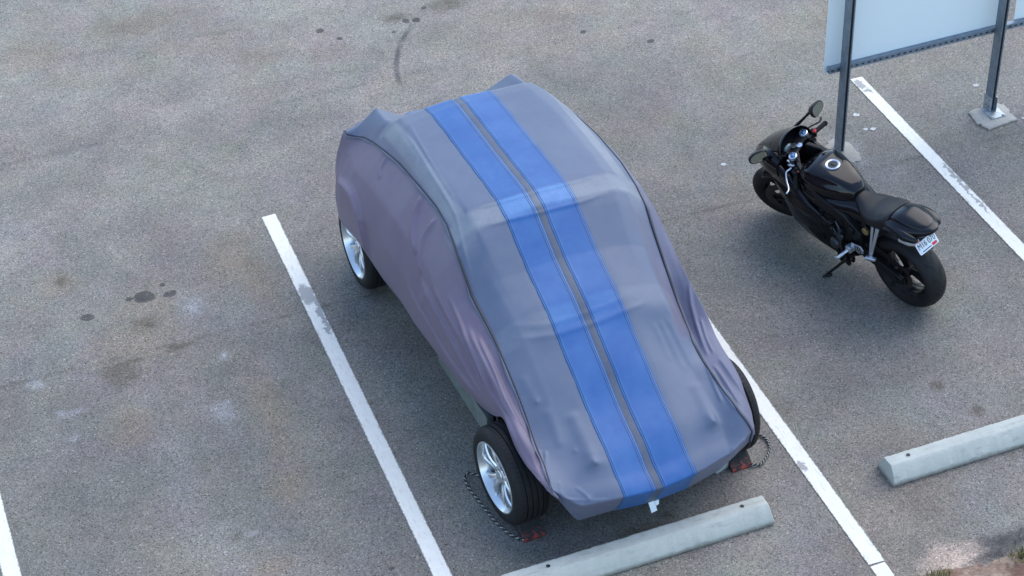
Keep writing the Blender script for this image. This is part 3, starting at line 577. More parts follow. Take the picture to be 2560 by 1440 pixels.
# ------------------------------------------------------------------ wheels (shared by the car)
def car_wheel(parent, x, y, yaw, side):
    """outer face towards side*x"""
    e = bpy.data.objects.new('wheel', None); C.objects.link(e); e.parent = parent
    e.matrix_local = Matrix.Translation((x, y, .322)) @ Matrix.Rotation(yaw, 4, 'Z'); e.empty_display_size = .1
    R_, W = .322, .225
    sgn = side
    def L(prof): return [(a * sgn, r) for a, r in prof]
    # axis x: 0 is the outer face, inwards is negative side
    prof = [(-.012, .226), (.0, .238), (.006, .262), (.002, .29), (-.012, .308), (-.022, .316), (-.034, .320)]
    for gx in (-.062, -.098, -.134, -.17): prof += [(gx + .005, .3218), (gx + .004, .313), (gx - .004, .313), (gx - .005, .3218)]
    prof += [(-.196, .320), (-.208, .312), (-.222, .295), (-.226, .26), (-.215, .23)]
    t = MB().lathe(L(prof), (0, 0, 0), 'x', 96, caps=False)
    for k in range(64):
        q = 2 * math.pi * k / 64
        for (a0, a1, sk) in ((-.012, -.056, .03), (-.176, -.212, -.03)):
            vs = []
            for a in (a0, (a0 + a1) / 2, a1):
                rr = np.interp(-a, [.0, .012, .022, .034, .196, .208, .222], [.30, .308, .316, .3205, .3205, .312, .295]) + .0012
                for dq in (-.009, .009):
                    u = q + dq + sk * (a - a0) / (a1 - a0); vs.append((a * sgn, rr * math.cos(u), rr * math.sin(u)))
            t.add(vs, [(0, 1, 3, 2), (2, 3, 5, 4)], 1)
    t.build('tyre', ['tyre', 'groove'], e)
    r = MB().lathe(L([(-.004, .238), (.003, .236), (.004, .229), (-.004, .224), (-.016, .220), (-.03, .212), (-.09, .196), (-.15, .192), (-.20, .2)]), (0, 0, 0), 'x', 72, caps=False)
    # ten spokes in five pairs
    for k in range(5):
        q0 = 2 * math.pi * k / 5 + .30
        for d in (-1, 1):
            RR = []
            for s_ in np.linspace(0, 1, 9):
                rad = .045 + s_ * .176; ang = q0 + d * (.15 + .19 * s_)
                wdt = .019 - .002 * s_; out = -.026 - .016 * (1 - s_) ** 2 + .012 * math.sin(s_ * 3.0)
                c_, s2 = math.cos(ang), math.sin(ang); t_ = (-s2, c_)
                ring = []
                for (du, da) in ((-1, -.008), (-.55, .0), (.55, .0), (1, -.008), (.8, -.034), (-.8, -.034)):
                    ring.append(((out + da) * sgn, rad * c_ + t_[0] * du * wdt, rad * s2 + t_[1] * du * wdt))
                RR.append(ring)
            r.rings(RR)
    r.lathe(L([(-.075, .068), (-.040, .066), (-.034, .058), (-.034, .036), (-.030, .032), (-.028, .0)]), (0, 0, 0), 'x', 40)
    for k in range(5):
        q = 2 * math.pi * k / 5 + .3; r.lathe(L([(-.0335, .009), (-.0325, .0)]), (0, .048 * math.cos(q), .048 * math.sin(q)), 'x', 12, 1)
    r.build('rim', ['alloy', 'hubdark'], e)
    d = MB().lathe(L([(-.085, .06), (-.085, .158), (-.105, .158), (-.105, .06)]), (0, 0, 0), 'x', 48, caps=False).lathe(L([(-.10, .19), (-.14, .19), (-.14, .0), (-.12, .0)]), (0, 0, 0), 'x', 24, 1)
    d.build('brake_disc', ['discm', 'hubdark'], e)
    return e

# ------------------------------------------------------------------ covered car
TH = math.atan(.043); CARM = Matrix.Translation((1.338, 0, 0)) @ Matrix.Rotation(TH, 4, 'Z')
car = empty('car', CARM, 'car hidden under a fabric cover, only its silver alloy wheels and sill showing', 'car')
for x, y, yaw, s_ in ((-.83, .646, .07, -1), (.835, .64, .07, 1), (-.83, 3.20, 0, -1), (.83, 3.20, 0, 1)): car_wheel(car, x, y, yaw, s_)
b = MB().loft([(.35, 0, .38, .50, .06, .12, 5, 5), (.95, 0, .40, .55, .14, .20, 5, 5), (1.1, 0, .40, .62, .2, .22, 6, 6), (2.7, 0, .40, .64, .25, .22, 6, 6), (2.9, 0, .42, .56, .25, .22, 6, 6), (3.55, 0, .45, .5, .25, .15, 4, 5)])
b.map(lambda p: Vector((p.y, p.x, p.z))); b.build('underbody', 'under', car)
s_ = MB()
s_.box((-.655, 1.55, .255), (.05, .85, .17), Matrix.Rotation(.0, 3, 'X'), bev=.006); s_.map(lambda p: Vector((p.x, p.y, p.z + .03 * (1.5 - p.y))))
s_.build('sill', mat('sill_metal', (.20, .23, .22), .45, .5, noise=(12, .35)), car)
MB().tube([(-.6, 1.0, .45), (-.6, 1.13, .45)], .03).box((-.60, 1.07, .40), (.06, .03, .2)).build('bracket', 'under', car)

# FOLDS: (polyline of points on the cover, height of the ridge, width)
FOLDS = []
POKES = [(-.32, .27, .57, .050, .07), (.47, .27, .56, .050, .07)]
FOLDS = [([(-0.826, 2.09, 0.834), (-0.813, 1.784, 0.757), (-0.779, 1.474, 0.645), (-0.74, 1.018, 0.612)], 0.01, 0.018), ([(-0.785, 1.918, 0.979), (-0.782, 1.623, 0.896), (-0.77, 1.301, 0.801), (-0.736, 0.959, 0.644)], 0.01, 0.016), ([(-0.758, 1.769, 1.032), (-0.75, 1.493, 0.944), (-0.74, 1.232, 0.882), (-0.732, 0.899, 0.709)], 0.009, 0.016), ([(-0.716, 1.627, 1.054), (-0.718, 1.401, 0.97), (-0.718, 1.123, 0.889), (-0.718, 0.891, 0.775)], 0.008, 0.014), ([(-0.695, 1.368, 0.98), (-0.694, 1.104, 0.904), (-0.686, 0.834, 0.787), (-0.691, 0.548, 0.697), (-0.692, 0.337, 0.619)], 0.016, 0.02), ([(-0.665, 1.275, 0.977), (-0.665, 0.992, 0.877), (-0.664, 0.766, 0.764), (-0.667, 0.52, 0.681), (-0.679, 0.316, 0.615)], 0.012, 0.014), ([(-0.727, 1.412, 0.965), (-0.724, 1.171, 0.899), (-0.718, 0.891, 0.775), (-0.716, 0.6, 0.699), (-0.713, 0.349, 0.612)], 0.01, 0.014), ([(-0.569, 2.337, 1.291), (-0.658, 2.267, 1.196), (-0.724, 2.149, 1.116), (-0.755, 2.011, 1.066)], 0.01, 0.024), ([(-0.581, 2.062, 1.283), (-0.669, 2.053, 1.184), (-0.736, 1.994, 1.1), (-0.778, 1.884, 0.993)], 0.011, 0.02), ([(-0.834, 3.373, 0.809), (-0.84, 3.03, 0.889), (-0.853, 2.846, 0.815), (-0.851, 2.79, 0.645), (-0.835, 2.777, 0.51)], 0.018, 0.03), ([(-0.606, 2.929, 1.206), (-0.666, 2.893, 1.151), (-0.708, 2.814, 1.117)], 0.006, 0.014), ([(0.794, 1.23, 0.879), (0.743, 1.09, 0.801), (0.705, 0.926, 0.74), (0.656, 0.733, 0.708)], 0.01, 0.014), ([(0.722, 0.981, 0.757), (0.684, 0.828, 0.723), (0.659, 0.692, 0.702)], 0.008, 0.012), ([(0.754, 0.991, 0.772), (0.713, 0.813, 0.726), (0.7, 0.694, 0.707)], 0.008, 0.01), ([(0.636, 0.619, 0.686), (0.622, 0.471, 0.646), (0.624, 0.313, 0.627), (0.642, 0.243, 0.612)], 0.01, 0.012), ([(0.658, 0.642, 0.693), (0.67, 0.494, 0.658), (0.669, 0.347, 0.631), (0.683, 0.275, 0.604)], 0.009, 0.012), ([(0.714, 0.667, 0.703), (0.724, 0.506, 0.664), (0.737, 0.343, 0.597)], 0.009, 0.012), ([(0.621, 0.66, 0.694), (0.6, 0.517, 0.655), (0.582, 0.351, 0.617)], 0.007, 0.012), ([(0.442, 0.956, 0.913), (0.453, 0.852, 0.83), (0.463, 0.721, 0.744), (0.468, 0.624, 0.696)], 0.004, 0.022), ([(0.488, 0.961, 0.91), (0.511, 0.853, 0.817), (0.524, 0.725, 0.727), (0.524, 0.636, 0.687)], 0.004, 0.02), ([(0.39, 0.942, 0.911), (0.399, 0.824, 0.826), (0.399, 0.696, 0.752)], 0.003, 0.02), ([(-0.337, 0.596, 0.734), (-0.332, 0.424, 0.648), (-0.334, 0.28, 0.579)], 0.01, 0.045), ([(0.488, 0.571, 0.67), (0.483, 0.396, 0.61), (0.462, 0.281, 0.567)], 0.01, 0.045), ([(-0.531, 0.88, 0.872), (-0.521, 0.772, 0.812), (-0.5, 0.681, 0.765)], 0.004, 0.03), ([(-0.472, 0.665, 0.764), (-0.468, 0.547, 0.696), (-0.482, 0.405, 0.627)], 0.004, 0.03), ([(-0.615, 0.462, 0.638), (-0.633, 0.375, 0.618), (-0.658, 0.269, 0.598)], 0.01, 0.01), ([(-0.571, 0.443, 0.634), (-0.613, 0.341, 0.608), (-0.653, 0.222, 0.581)], 0.007, 0.012), ([(0.473, 0.099, 0.421), (0.526, 0.095, 0.485), (0.629, 0.129, 0.508)], 0.007, 0.012), ([(-0.504, 0.177, 0.526), (-0.472, 0.141, 0.505), (-0.446, 0.095, 0.474)], 0.004, 0.01), ([(-0.582, 0.227, 0.565), (-0.596, 0.173, 0.541), (-0.6, 0.147, 0.526)], 0.004, 0.012), ([(-0.626, 0.155, 0.521), (-0.559, 0.121, 0.497), (-0.447, 0.089, 0.469), (-0.321, 0.056, 0.451)], 0.004, 0.008), ([(-0.439, 1.903, 1.389), (-0.23, 1.878, 1.398), (-0.002, 1.861, 1.408), (0.284, 1.873, 1.392), (0.584, 1.923, 1.358)], 0.006, 0.013), ([(-0.452, 1.752, 1.35), (-0.219, 1.734, 1.359), (0.027, 1.715, 1.361), (0.271, 1.719, 1.349), (0.59, 1.777, 1.321)], 0.005, 0.013), ([(-0.414, 3.295, 1.224), (-0.472, 2.697, 1.373), (-0.495, 2.18, 1.376), (-0.503, 1.96, 1.364), (-0.559, 1.655, 1.241), (-0.578, 1.45, 1.09)], 0.006, 0.014), ([(-0.398, 3.078, 1.352), (-0.446, 2.548, 1.385), (-0.459, 2.175, 1.391), (-0.452, 1.939, 1.39)], 0.004, 0.012), ([(0.572, 3.077, 1.335), (0.666, 2.782, 1.303), (0.704, 2.395, 1.286), (0.684, 2.081, 1.296)], 0.005, 0.014), ([(-0.531, 1.091, 0.981), (-0.383, 1.034, 0.988), (-0.235, 1.003, 0.981), (0.051, 1.002, 0.982), (0.283, 1.022, 0.988), (0.473, 1.066, 0.975)], 0.004, 0.02), ([(-0.523, 1.164, 1.021), (-0.207, 1.066, 1.021), (0.062, 1.073, 1.022), (0.321, 1.103, 1.027)], 0.003, 0.02)]
POKES = [(-0.335, 0.259, 0.568, 0.055, 0.055), (0.467, 0.274, 0.563, 0.055, 0.055), (-0.505, 0.698, 0.774, 0.012, 0.02), (-0.446, 0.095, 0.474, 0.012, 0.02), (-0.6, 0.147, 0.526, 0.01, 0.02), (-0.41, 0.365, 0.615, 0.006, 0.02), (0.544, 0.131, 0.408, 0.01, 0.02), (-0.489, 3.454, 1.232, 0.008, 0.04), (-0.604, 3.508, 1.099, 0.02, 0.04), (-0.7, 3.46, 1.09, 0.075, 0.075)]

def cover():
    B, T, t, S, s = cover_points()
    def normals(B):
        du = np.gradient(B, axis=0); dv = np.gradient(B, axis=1); n = np.cross(dv, du); n /= np.linalg.norm(n, axis=2, keepdims=True) + 1e-9
        return n
    Nn = normals(B)
    if Nn[NU // 2, NV // 2, 2] < 0: Nn = -Nn
    disp = np.zeros((NU, NV))
    for pts, amp, wd in FOLDS:
        amp = amp * (1.9 if pts[0][0] < -.55 and pts[0][1] > .9 else 1)
        P = crv(pts, 15); d2 = np.full((NU, NV), 9.); tt = np.zeros((NU, NV))
        for i in range(14):
            a, c = P[i], P[i + 1]; ab = c - a; q = np.clip(((B - a) @ ab) / (ab @ ab), 0, 1)
            dd = ((B - a - q[..., None] * ab) ** 2).sum(2); m_ = dd < d2; d2 = np.where(m_, dd, d2); tt = np.where(m_, (i + q) / 14, tt)
        env = np.clip(np.minimum(tt, 1 - tt) * 6, 0, 1); env = env * env * (3 - 2 * env)
        disp += amp * np.exp(-d2 / wd ** 2) * env
    for x, y, z, h, r in POKES:
        dx = B[..., 0] - x; dy = B[..., 1] - y; dz = B[..., 2] - z
        rr = np.where(dy < 0, r * .55, r * 1.5)
        disp += h * np.exp(-np.sqrt((dx / r) ** 2 + (dy / rr) ** 2 + (dz / r) ** 2 + .01) * 1.5)
    # slack of the cloth: slow waves, stronger low on the sides
    u = np.linspace(0, 1, NU)[:, None]; v = np.linspace(0, 1, NV)[None]
    side = np.clip(np.abs(v - .5) * 3.2 - .75, 0, 1)
    disp += .002 * np.sin(B[..., 1] * 9 + B[..., 2] * 5) * side
    B = B + Nn * disp[..., None]
    # worn, dusty bands on the roof frame, plus one painted lit facet
    y, x, z = B[..., 1], B[..., 0], B[..., 2]
    wear = np.zeros((NU, NV)); on = (y > 1.70) & (z > 1.1)
    band = lambda q, c, w_: np.exp(-((q - c) / w_) ** 8)
    wear = np.maximum(wear, band(y, 1.815, .08) * np.clip((.68 - np.abs(x - .06)) / .04, 0, 1) * .8)
    wear = np.maximum(wear, band(x, -.505, .05) * np.clip((y - 1.6) / .2, 0, 1) * np.clip((3.2 - y) / .1, 0, 1) * .85 * (z > 1.1))
    wear = np.maximum(wear, band(x, .645, .045) * np.clip((y - 1.6) / .2, 0, 1) * (z > 1.1) * .7)
    wear = np.maximum(wear, band(y, 1.09, .07) * (np.abs(x) < .62) * .28)  # paler band paints the lighter facet at the windscreen base
    wear = np.maximum(wear, band(y, 3.16, .03) * (z > 1.2) * .5)
    def grid_mesh(name, G, W, mats, parent, thick=0., F_=None):
        nu, nv = G.shape[:2]; me = bpy.data.meshes.new(name)
        me.vertices.add(nu * nv); me.vertices.foreach_set('co', G.reshape(-1).astype(np.float32))
        i = np.arange(nu - 1)[:, None] * nv + np.arange(nv - 1)[None]
        F = np.stack([i, i + 1, i + nv + 1, i + nv], -1).reshape(-1, 4)
        me.loops.add(F.size); me.loops.foreach_set('vertex_index', F.reshape(-1)); me.polygons.add(len(F))
        me.polygons.foreach_set('loop_start', np.arange(len(F)) * 4); me.polygons.foreach_set('use_smooth', np.ones(len(F), bool))
        me.update(); me.validate()
        at = me.attributes.new('wear', 'FLOAT', 'POINT'); at.data.foreach_set('value', W.reshape(-1).astype(np.float32))
        if F_ is not None: at = me.attributes.new('skylit_tint', 'FLOAT', 'POINT'); at.data.foreach_set('value', F_.reshape(-1).astype(np.float32))
        me.materials.append(M[mats]); o = bpy.data.objects.new(name, me); C.objects.link(o)
        if parent: o.parent = parent
        else: o.matrix_world = CARM
        if thick:
            so_ = o.modifiers.new('thick', 'SOLIDIFY'); so_.thickness = thick; so_.offset = -1
        return o
    if (np.cross(B[1, 0] - B[0, 0], B[0, 1] - B[0, 0]) @ Nn[0, 0]) > 0: pass
    Nf = Nn
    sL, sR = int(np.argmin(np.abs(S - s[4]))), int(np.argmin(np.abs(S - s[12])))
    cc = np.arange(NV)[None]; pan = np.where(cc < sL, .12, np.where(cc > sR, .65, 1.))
    skylit_tint = np.clip((Nf[..., 2] - .35) / .4, 0, 1) * pan         # painted skylight: blue-grey where the cloth faces up, purple on the sides
    skylit_tint = np.maximum(skylit_tint, .75 * (T[:, None] <= t[1] * 1.05) * (cc > sL) * (cc < sR))
    o = grid_mesh('car_cover', B, wear, 'cover', None, .003, skylit_tint)
    tag(o, 'grey stretch fabric car cover with twin blue racing stripes, draped over the car', 'car cover')
    me = o.data
    if me.polygons[(NU // 2) * (NV - 1) + NV // 2].normal.z < 0: me.flip_normals()
    # stripes: strips of blue cloth sewn on, following the cover
    Nb = normals(B); Nb = Nb if Nb[NU // 2, NV // 2, 2] > 0 else -Nb
    def strip(xa, xb, name, m, h, nx=22):
        G = np.zeros((NU - 1, nx, 3)); W = np.zeros((NU - 1, nx)); X = np.linspace(xa, xb, nx)
        c0, c1 = int(NV * .25), int(NV * .75)
        rows = [i for i in range(NU) if T[i] <= t[-2]]
        for i in rows[:NU - 1]:
            xs = B[i, c0:c1, 0]; od = np.argsort(xs)
            for k in range(3): G[i, :, k] = np.interp(X, xs[od], B[i, c0:c1, k][od]) + h * np.interp(X, xs[od], Nb[i, c0:c1, k][od]) * np.where((np.arange(nx) == 0) | (np.arange(nx) == nx - 1), .15, 1)
            G[i, 0, 0] = xa + .0015 * math.sin(i * .21) + .001 * math.sin(i * .47); G[i, -1, 0] = xb + .0015 * math.sin(i * .19 + 2)
            W[i] = np.interp(X, xs[od], wear[i, c0:c1][od])
            edge = np.minimum(X - xa, xb - X); W[i] = np.maximum(W[i], np.where(edge < .030, .22, 0))
        G = G[:len(rows)]; W = W[:len(rows)]
        q = grid_mesh(name, G, W, m, o)
        if q.data.polygons[len(q.data.polygons) // 2].normal.z < 0: q.data.flip_normals()
        return q
    strip(-.032, .014, 'centre_strip', 'gap', .0012, 8); strip(-.243, -.030, 'stripe', 'stripe', .004); strip(.012, .250, 'stripe', 'stripe', .004)
    # dark piping with a narrow wavy flange along the two side seams
    for col, sg in ((4, -1), (12, 1)):
        c = int(np.argmin(np.abs(S - s[col]))); rows = [i for i in range(NU) if T[i] <= t[-3]]
        P = np.array([B[i, c] for i in rows]); Q = np.array([Nb[i, c] for i in rows]); b = MB()
        side_v = np.array([B[i, c + 3 * sg] - B[i, c - 3 * sg] for i in rows]); side_v /= np.linalg.norm(side_v, axis=1, keepdims=True)
        R1 = []
        for i in range(len(rows)):
            a = .010 + .006 * math.sin(i * .13) * math.sin(i * .041 + 1) ; lift = .004 + .007 * (math.sin(i * .09 + sg) > .2) * abs(math.sin(i * .09 + sg))
            R1.append([P[i] + Q[i] * .0015 - side_v[i] * .004, P[i] + Q[i] * (lift + .004) + side_v[i] * a * .6, P[i] + Q[i] * lift * .6 + side_v[i] * a * 1.3])
        b.rings(R1, 0, False, False)
        f = b.build('seam_flange', 'flange', o, ang=0)
        b = MB().tube([P[i] + Q[i] * .002 - side_v[i] * .0065 for i in range(0, len(rows), 2)], [.0050 + .0045 * math.exp(-((P[i][1] - 1.4) / .35) ** 4) for i in range(0, len(rows), 2)], 6)  # piping thickened beside the windscreen to paint the seam's shadow gap
        b.build('seam_piping_shade', 'seam', o)
    # care label hanging below the front hem
    l = MB().add([(-.022, .155, .205), (.018, .155, .205), (.030, .135, .135), (-.010, .133, .130)], [(0, 1, 2, 3)]).add([(.020, .157, .205), (.050, .157, .208), (.047, .147, .172), (.026, .145, .166)], [(0, 1, 2, 3)])
    l.build('care_label', 'label', o, smooth=False)
    return o
cover_obj = cover()
# hanging corner of the hem at the front left
# ------------------------------------------------------------------ chocks with their ropes
def chock(poly0, label, rope):
    root = empty('wheel_chock', CARM @ Matrix.Translation((*poly0, 0)), label, 'wheel chock', 'wheel chocks at the front wheels')
    n = 6; w2 = .073
    prof = [(-.085, 0), (-.085, .012), (-.03, .060), (.03, .088), (.075, .125), (.095, .125), (.095, 0)]
    b = MB().rings([[(x, y, z) for y, z in prof] for x in (-w2, w2)]); b.build('block', 'chock', root, bev=.004)
    P = crv([(p[0] - poly0[0], p[1] - poly0[1], p[2]) for p in rope], 150)
    MB().tube(P, .0085, 8, alt=lambda i, k: 1 if ((i + 2 * k) % 8) < 2 else 0).build('rope', ['ropeb', 'ropew'], root)
chock((-.70, .435), 'black wheel chock with red chipped foot under the silver-rimmed wheel',
      [(-.765, .36, .02), (-.80, .40, .014), (-.862, .578, .012), (-.885, .79, .012), (-.90, .932, .013), (-.893, 1.01, .016), (-.865, 1.04, .02), (-.82, 1.02, .02), (-.79, .95, .02)])
chock((.74, .425), 'black wheel chock with red chipped corner beside the pale board, rope looped outwards',
      [(.80, .345, .02), (.85, .325, .014), (.935, .375, .012), (.99, .44, .012), (1.005, .512, .013), (.975, .575, .016), (.92, .60, .02), (.87, .60, .02)])
wd = MB().box((.62, .43, .03), (.13, .09, .05), Matrix.Rotation(.25, 3, 'Z'), bev=.004); wo = wd.build('board', 'wood'); wo.matrix_world = CARM
tag(wo, 'short pale wooden board on the asphalt under the front of the cover', 'board')

# ------------------------------------------------------------------ motorcycle, in its own frame: x forward, y left, z up (leaning on its stand)
BR, BF = Vector((3.9336, 1.3327, 0)), Vector((3.4987, 2.6813, 0))
F_ = (BF - BR); WB = F_.length; F_.normalize(); RT = F_.cross(Vector((0, 0, 1))); LEAN = math.radians(11)
U_ = math.cos(LEAN) * Vector((0, 0, 1)) - math.sin(LEAN) * RT; LF = U_.cross(F_)
BIKEM = Matrix.Translation(BR) @ Matrix(((F_.x, LF.x, U_.x), (F_.y, LF.y, U_.y), (F_.z, LF.z, U_.z))).to_4x4()
bike = empty('motorcycle', BIKEM, 'black sports motorcycle leaning on its side stand, front wheel turned left', 'motorcycle')
STP, STA = Vector((1.13, 0, .84)), Vector((math.sin(math.radians(24)), 0, -math.cos(math.radians(24)))).normalized()
SROT = Matrix.Rotation(math.radians(-25), 3, STA)        # steering turned to the left
AXF = Vector((WB - .105, 0, .278)); RX = .125      # front axle; the rear axle stands RX ahead of the frame's origin
def rear(b): return b.map(lambda p: Vector((RX + p.x * (1 - RX / .5), p.y, p.z * .94)) if p.x < .5 else Vector((p.x, p.y, p.z * .94)))
def steer(p): return STP + SROT @ (p - STP)
def bike_tyre(b, R, hw, n=80):
    prof = [(-hw * .62, R - .108), (-hw * .86, R - .085), (-hw * .98, R - .062), (-hw, R - .050), (-hw * .93, R - .036), (-hw * .75, R - .021), (-hw * .5, R - .009), (-hw * .25, R - .002), (0, R)]
    prof = prof + [(-a, r) for a, r in prof[-2::-1]]
    b.lathe(prof, (0, 0, 0), 'y', n, caps=False)
    pa = np.array([p[0] for p in prof]); pr = np.array([p[1] for p in prof])
    N_ = 15
    for k in range(N_):
        for sgn in (-1, 1):
            for kind in (0, 1):
                q0 = 2 * math.pi * (k + (.5 if sgn > 0 else 0) + .42 * kind) / N_
                if kind == 0: path = [(.10, .0), (.22, .16), (.50, .26), (.74, .44)]
                else: path = [(.42, .0), (.66, .10), (.86, .26)]
                P = crv([(a, q) for a, q in path], 9); vs = []
                for i, (a, q) in enumerate(P):
                    wd = .0030 * min(1, .25 + 3 * min(i / 8, 1 - i / 8))
                    tq = .9; 
                    for d in (-1, 1):
                        y = sgn * a * hw + d * wd * .9 * sgn; qq = q0 + q - d * wd / R * .8
                        r = np.interp(y, pa, pr) + .0012; vs.append((r * math.sin(qq), y, r * math.cos(qq)))
                b.add(vs, [(2 * i, 2 * i + 1, 2 * i + 3, 2 * i + 2) for i in range(8)], 1)
    return b
def bike_wheel(c, R, hw, tf, disc):
    e = bpy.data.objects.new('wheel', None); C.objects.link(e); e.parent = bike; e.empty_display_size = .1
    off = lambda b: b.map(lambda p: tf(p + Vector(c)))
    off(bike_tyre(MB(), R, hw)).build('tyre', ['tyre', 'groove'], e)
    ri = R - .104
    r = MB().lathe([(-hw * .66, ri), (-hw * .64, ri + .008), (-hw * .5, ri - .006), (-hw * .2, ri - .022), (hw * .2, ri - .022), (hw * .5, ri - .006), (hw * .64, ri + .008), (hw * .66, ri), (hw * .4, ri - .02), (-hw * .4, ri - .02)], (0, 0, 0), 'y', 64, close=True)
    for k in range(3):
        for d in (-.22, .22):
            q = 2 * math.pi * k / 3 + .5; R_ = []
            for s in np.linspace(0, 1, 7):
                rad = .03 + s * (ri - .045); a = q + d * (.25 + s * 1.0) ; t = np.array([math.cos(a), 0, -math.sin(a)])
                o = np.array([math.sin(a), 0, math.cos(a)]) * rad; w_ = .030 - .006 * s
                R_.append([tuple(o + t * w_ * u + np.array([0, v, 0])) for u, v in ((-1, -.012), (-1, .012), (0, .022), (1, .012), (1, -.012), (0, -.022))])
            r.rings(R_)
    r.lathe([(-.06, .0), (-.06, .03), (-.03, .042), (.03, .042), (.06, .03), (.06, 0)], (0, 0, 0), 'y', 32)
    off(r).build('rim', 'satin', e)
    for y, ro, r0, nm in disc:
        d = MB().lathe([(y - .0025, r0), (y - .0025, ro), (y + .0025, ro), (y + .0025, r0)], (0, 0, 0), 'y', 60, close=True)
        if nm == 'sprocket':
            for k in range(42):
                q = 2 * math.pi * k / 42; d.box((math.sin(q) * ro, y, math.cos(q) * ro), (.007, .005, .009), Matrix.Rotation(q, 3, 'Y'))
            for k in range(5):
                q = 2 * math.pi * k / 5; d.box((math.sin(q) * .055, y, math.cos(q) * .055), (.016, .006, .06), Matrix.Rotation(q, 3, 'Y'))
        else:
            for k in range(6):
                q = 2 * math.pi * k / 6; d.box((math.sin(q) * r0 * .8, y, math.cos(q) * r0 * .8), (.012, .004, r0 * .6), Matrix.Rotation(q, 3, 'Y'))
        off(d).build(nm, 'discm', e)
    return e
bike_wheel((RX, 0, .295), .295, .090, lambda p: p, [(.088, .105, .075, 'sprocket'), (-.07, .11, .06, 'brake_disc')])
bike_wheel(tuple(AXF), .278, .058, steer, [(.068, .155, .10, 'brake_disc'), (-.068, .155, .10, 'brake_disc')])
# swingarm, chain, chain guard
b = MB()
for y in (.118, -.118): b.rings([[(x, y - .016, z - h), (x, y + .016, z - h), (x, y + .016, z + h), (x, y - .016, z + h)] for x, z, h in ((-.06, .315, .028), (.02, .32, .045), (.25, .36, .042), (.50, .40, .05))])
b.box((.44, 0, .40), (.12, .22, .09), bev=.01)
rear(b.lathe([(.134, .0), (.134, .016), (.150, .016), (.150, 0)], (0, 0, .318), 'y', 6)).build('swingarm', 'satin', bike, bev=.004)
for (za, zb) in ((.405, .455), (.225, .345)):
    b = MB()
    for i in range(46):
        t = i / 45; x = .0 + t * .52; z = za + (zb - za) * t; b.box((x, .088, z), (.0095, .014 if i % 2 else .010, .009))
    rear(b).build('chain', 'engmetal', bike, smooth=False)
rear(MB().prism([(.0, .455), (.30, .505), (.34, .49), (.1, .42), (-.04, .40)], .100, .104)).build('chain_guard', 'satin', bike)
rear(MB().loft([(.02, 0, .66, .085, .03, .03, 3, 3), (.12, 0, .68, .10, .03, .04, 3, 3), (.35, 0, .62, .10, .05, .10, 3, 3), (.44, 0, .5, .09, .05, .1, 3, 3)])).build('rear_hugger', 'satin', bike)
# bobbin at the swingarm end
rear(MB().tube([(.03, .13, .27), (.03, .16, .262)], [.014, .016])).build('bobbin', 'matte', bike)
# engine and frame
b = MB().loft([(.46, 0, .40, .10, .16, .14, 4, 4), (.56, 0, .42, .15, .18, .22, 4, 4), (.80, 0, .42, .175, .20, .25, 4, 4), (1.0, 0, .45, .16, .2, .2, 4, 4), (1.1, 0, .5, .10, .12, .12, 4, 4)])
rn = random.Random(8)
for _ in range(60): b.box((rn.uniform(.50, .78), rn.uniform(.125, .18), rn.uniform(.22, .58)), (rn.uniform(.012, .05), rn.uniform(.012, .03), rn.uniform(.012, .05)), Matrix.Rotation(rn.uniform(-.5, .5), 3, 'Y'), bev=.003)
b.build('engine', 'engine', bike)
b = MB().lathe([(.17, .048), (.192, .046), (.198, .036), (.205, .034), (.207, .0)], (.64, 0, .36), 'y', 28); b.lathe([(.17, .03), (.187, .028), (.189, 0)], (.60, 0, .44), 'y', 20)
b.build('engine_cover', 'engmetal', bike)
b = MB()
for y in (.135, -.135):
    s_ = 1 if y > 0 else -1
    b.rings([[(x, yy - .018, z - h), (x, yy + .018, z - h), (x, yy + .018, z + h), (x, yy - .018, z + h)] for x, yy, z, h in ((.44, s_ * .115, .45, .07), (.56, s_ * .14, .58, .06), (.8, s_ * .165, .68, .05), (1.02, s_ * .11, .78, .05), (1.1, s_ * .05, .82, .05))])
b.build('frame', 'satin', bike, bev=.006, subd=0)
b = MB()
for p, q in (((.70, .17, .52), (.62, .19, .47)), ((.64, .17, .56), (.58, .185, .51)), ((.60, .185, .53), (.585, .185, .30))): b.tube([p, q], .0065)
for p in ((.70, .18, .53), (.62, .195, .475), (.58, .19, .515), (.585, .19, .30), (.66, .19, .50)): b.lathe([(-.01, 0), (-.01, .011), (.01, .011), (.01, 0)], p, 'y', 10)
b.build('shift_linkage', 'engmetal', bike)
MB().lathe([(.12, .0), (.12, .03), (.135, .03), (.14, .018), (.14, 0)], (.395, 0, .585), 'y', 20).build('brake_reservoir', 'brass', bike)
# side fairings: bowed panels
def panel(poly, y, th, name, m, out=.03, n=1):
    for s_ in (1, -1):
        cx = sum(p[0] for p in poly) / len(poly); cz = sum(p[1] for p in poly) / len(poly)
        b = MB(); k = len(poly)
        outer = [(px, s_ * (y + (p[2] if len(p) > 2 else 0)), pz) for p in poly for px, pz in [p[:2]]]
        ins = [(cx + (x - cx) * .80, yy + s_ * out, cz + (z - cz) * .80) for x, yy, z in outer]
        inn = [(x, yy - s_ * th, z) for x, yy, z in outer]
        b.rings([inn, outer, ins], cap=True); b.build(name, m, bike, bev=.006, ang=50)
panel([(1.40, .70, -.055), (1.26, .80, 0), (1.05, .74, .02), (.86, .60, .03), (.70, .50, .01), (.76, .44, .01), (1.0, .50, .03), (1.16, .46, .0), (1.34, .58, -.04)], .165, .02, 'side_fairing', 'tail', .022)
panel([(1.20, .47, -.02), (1.02, .52, .015), (.80, .47, .01), (.62, .22, -.03), (.72, .14, -.06), (1.0, .15, -.06), (1.12, .28, -.03)], .165, .02, 'lower_fairing', 'gloss', .02)
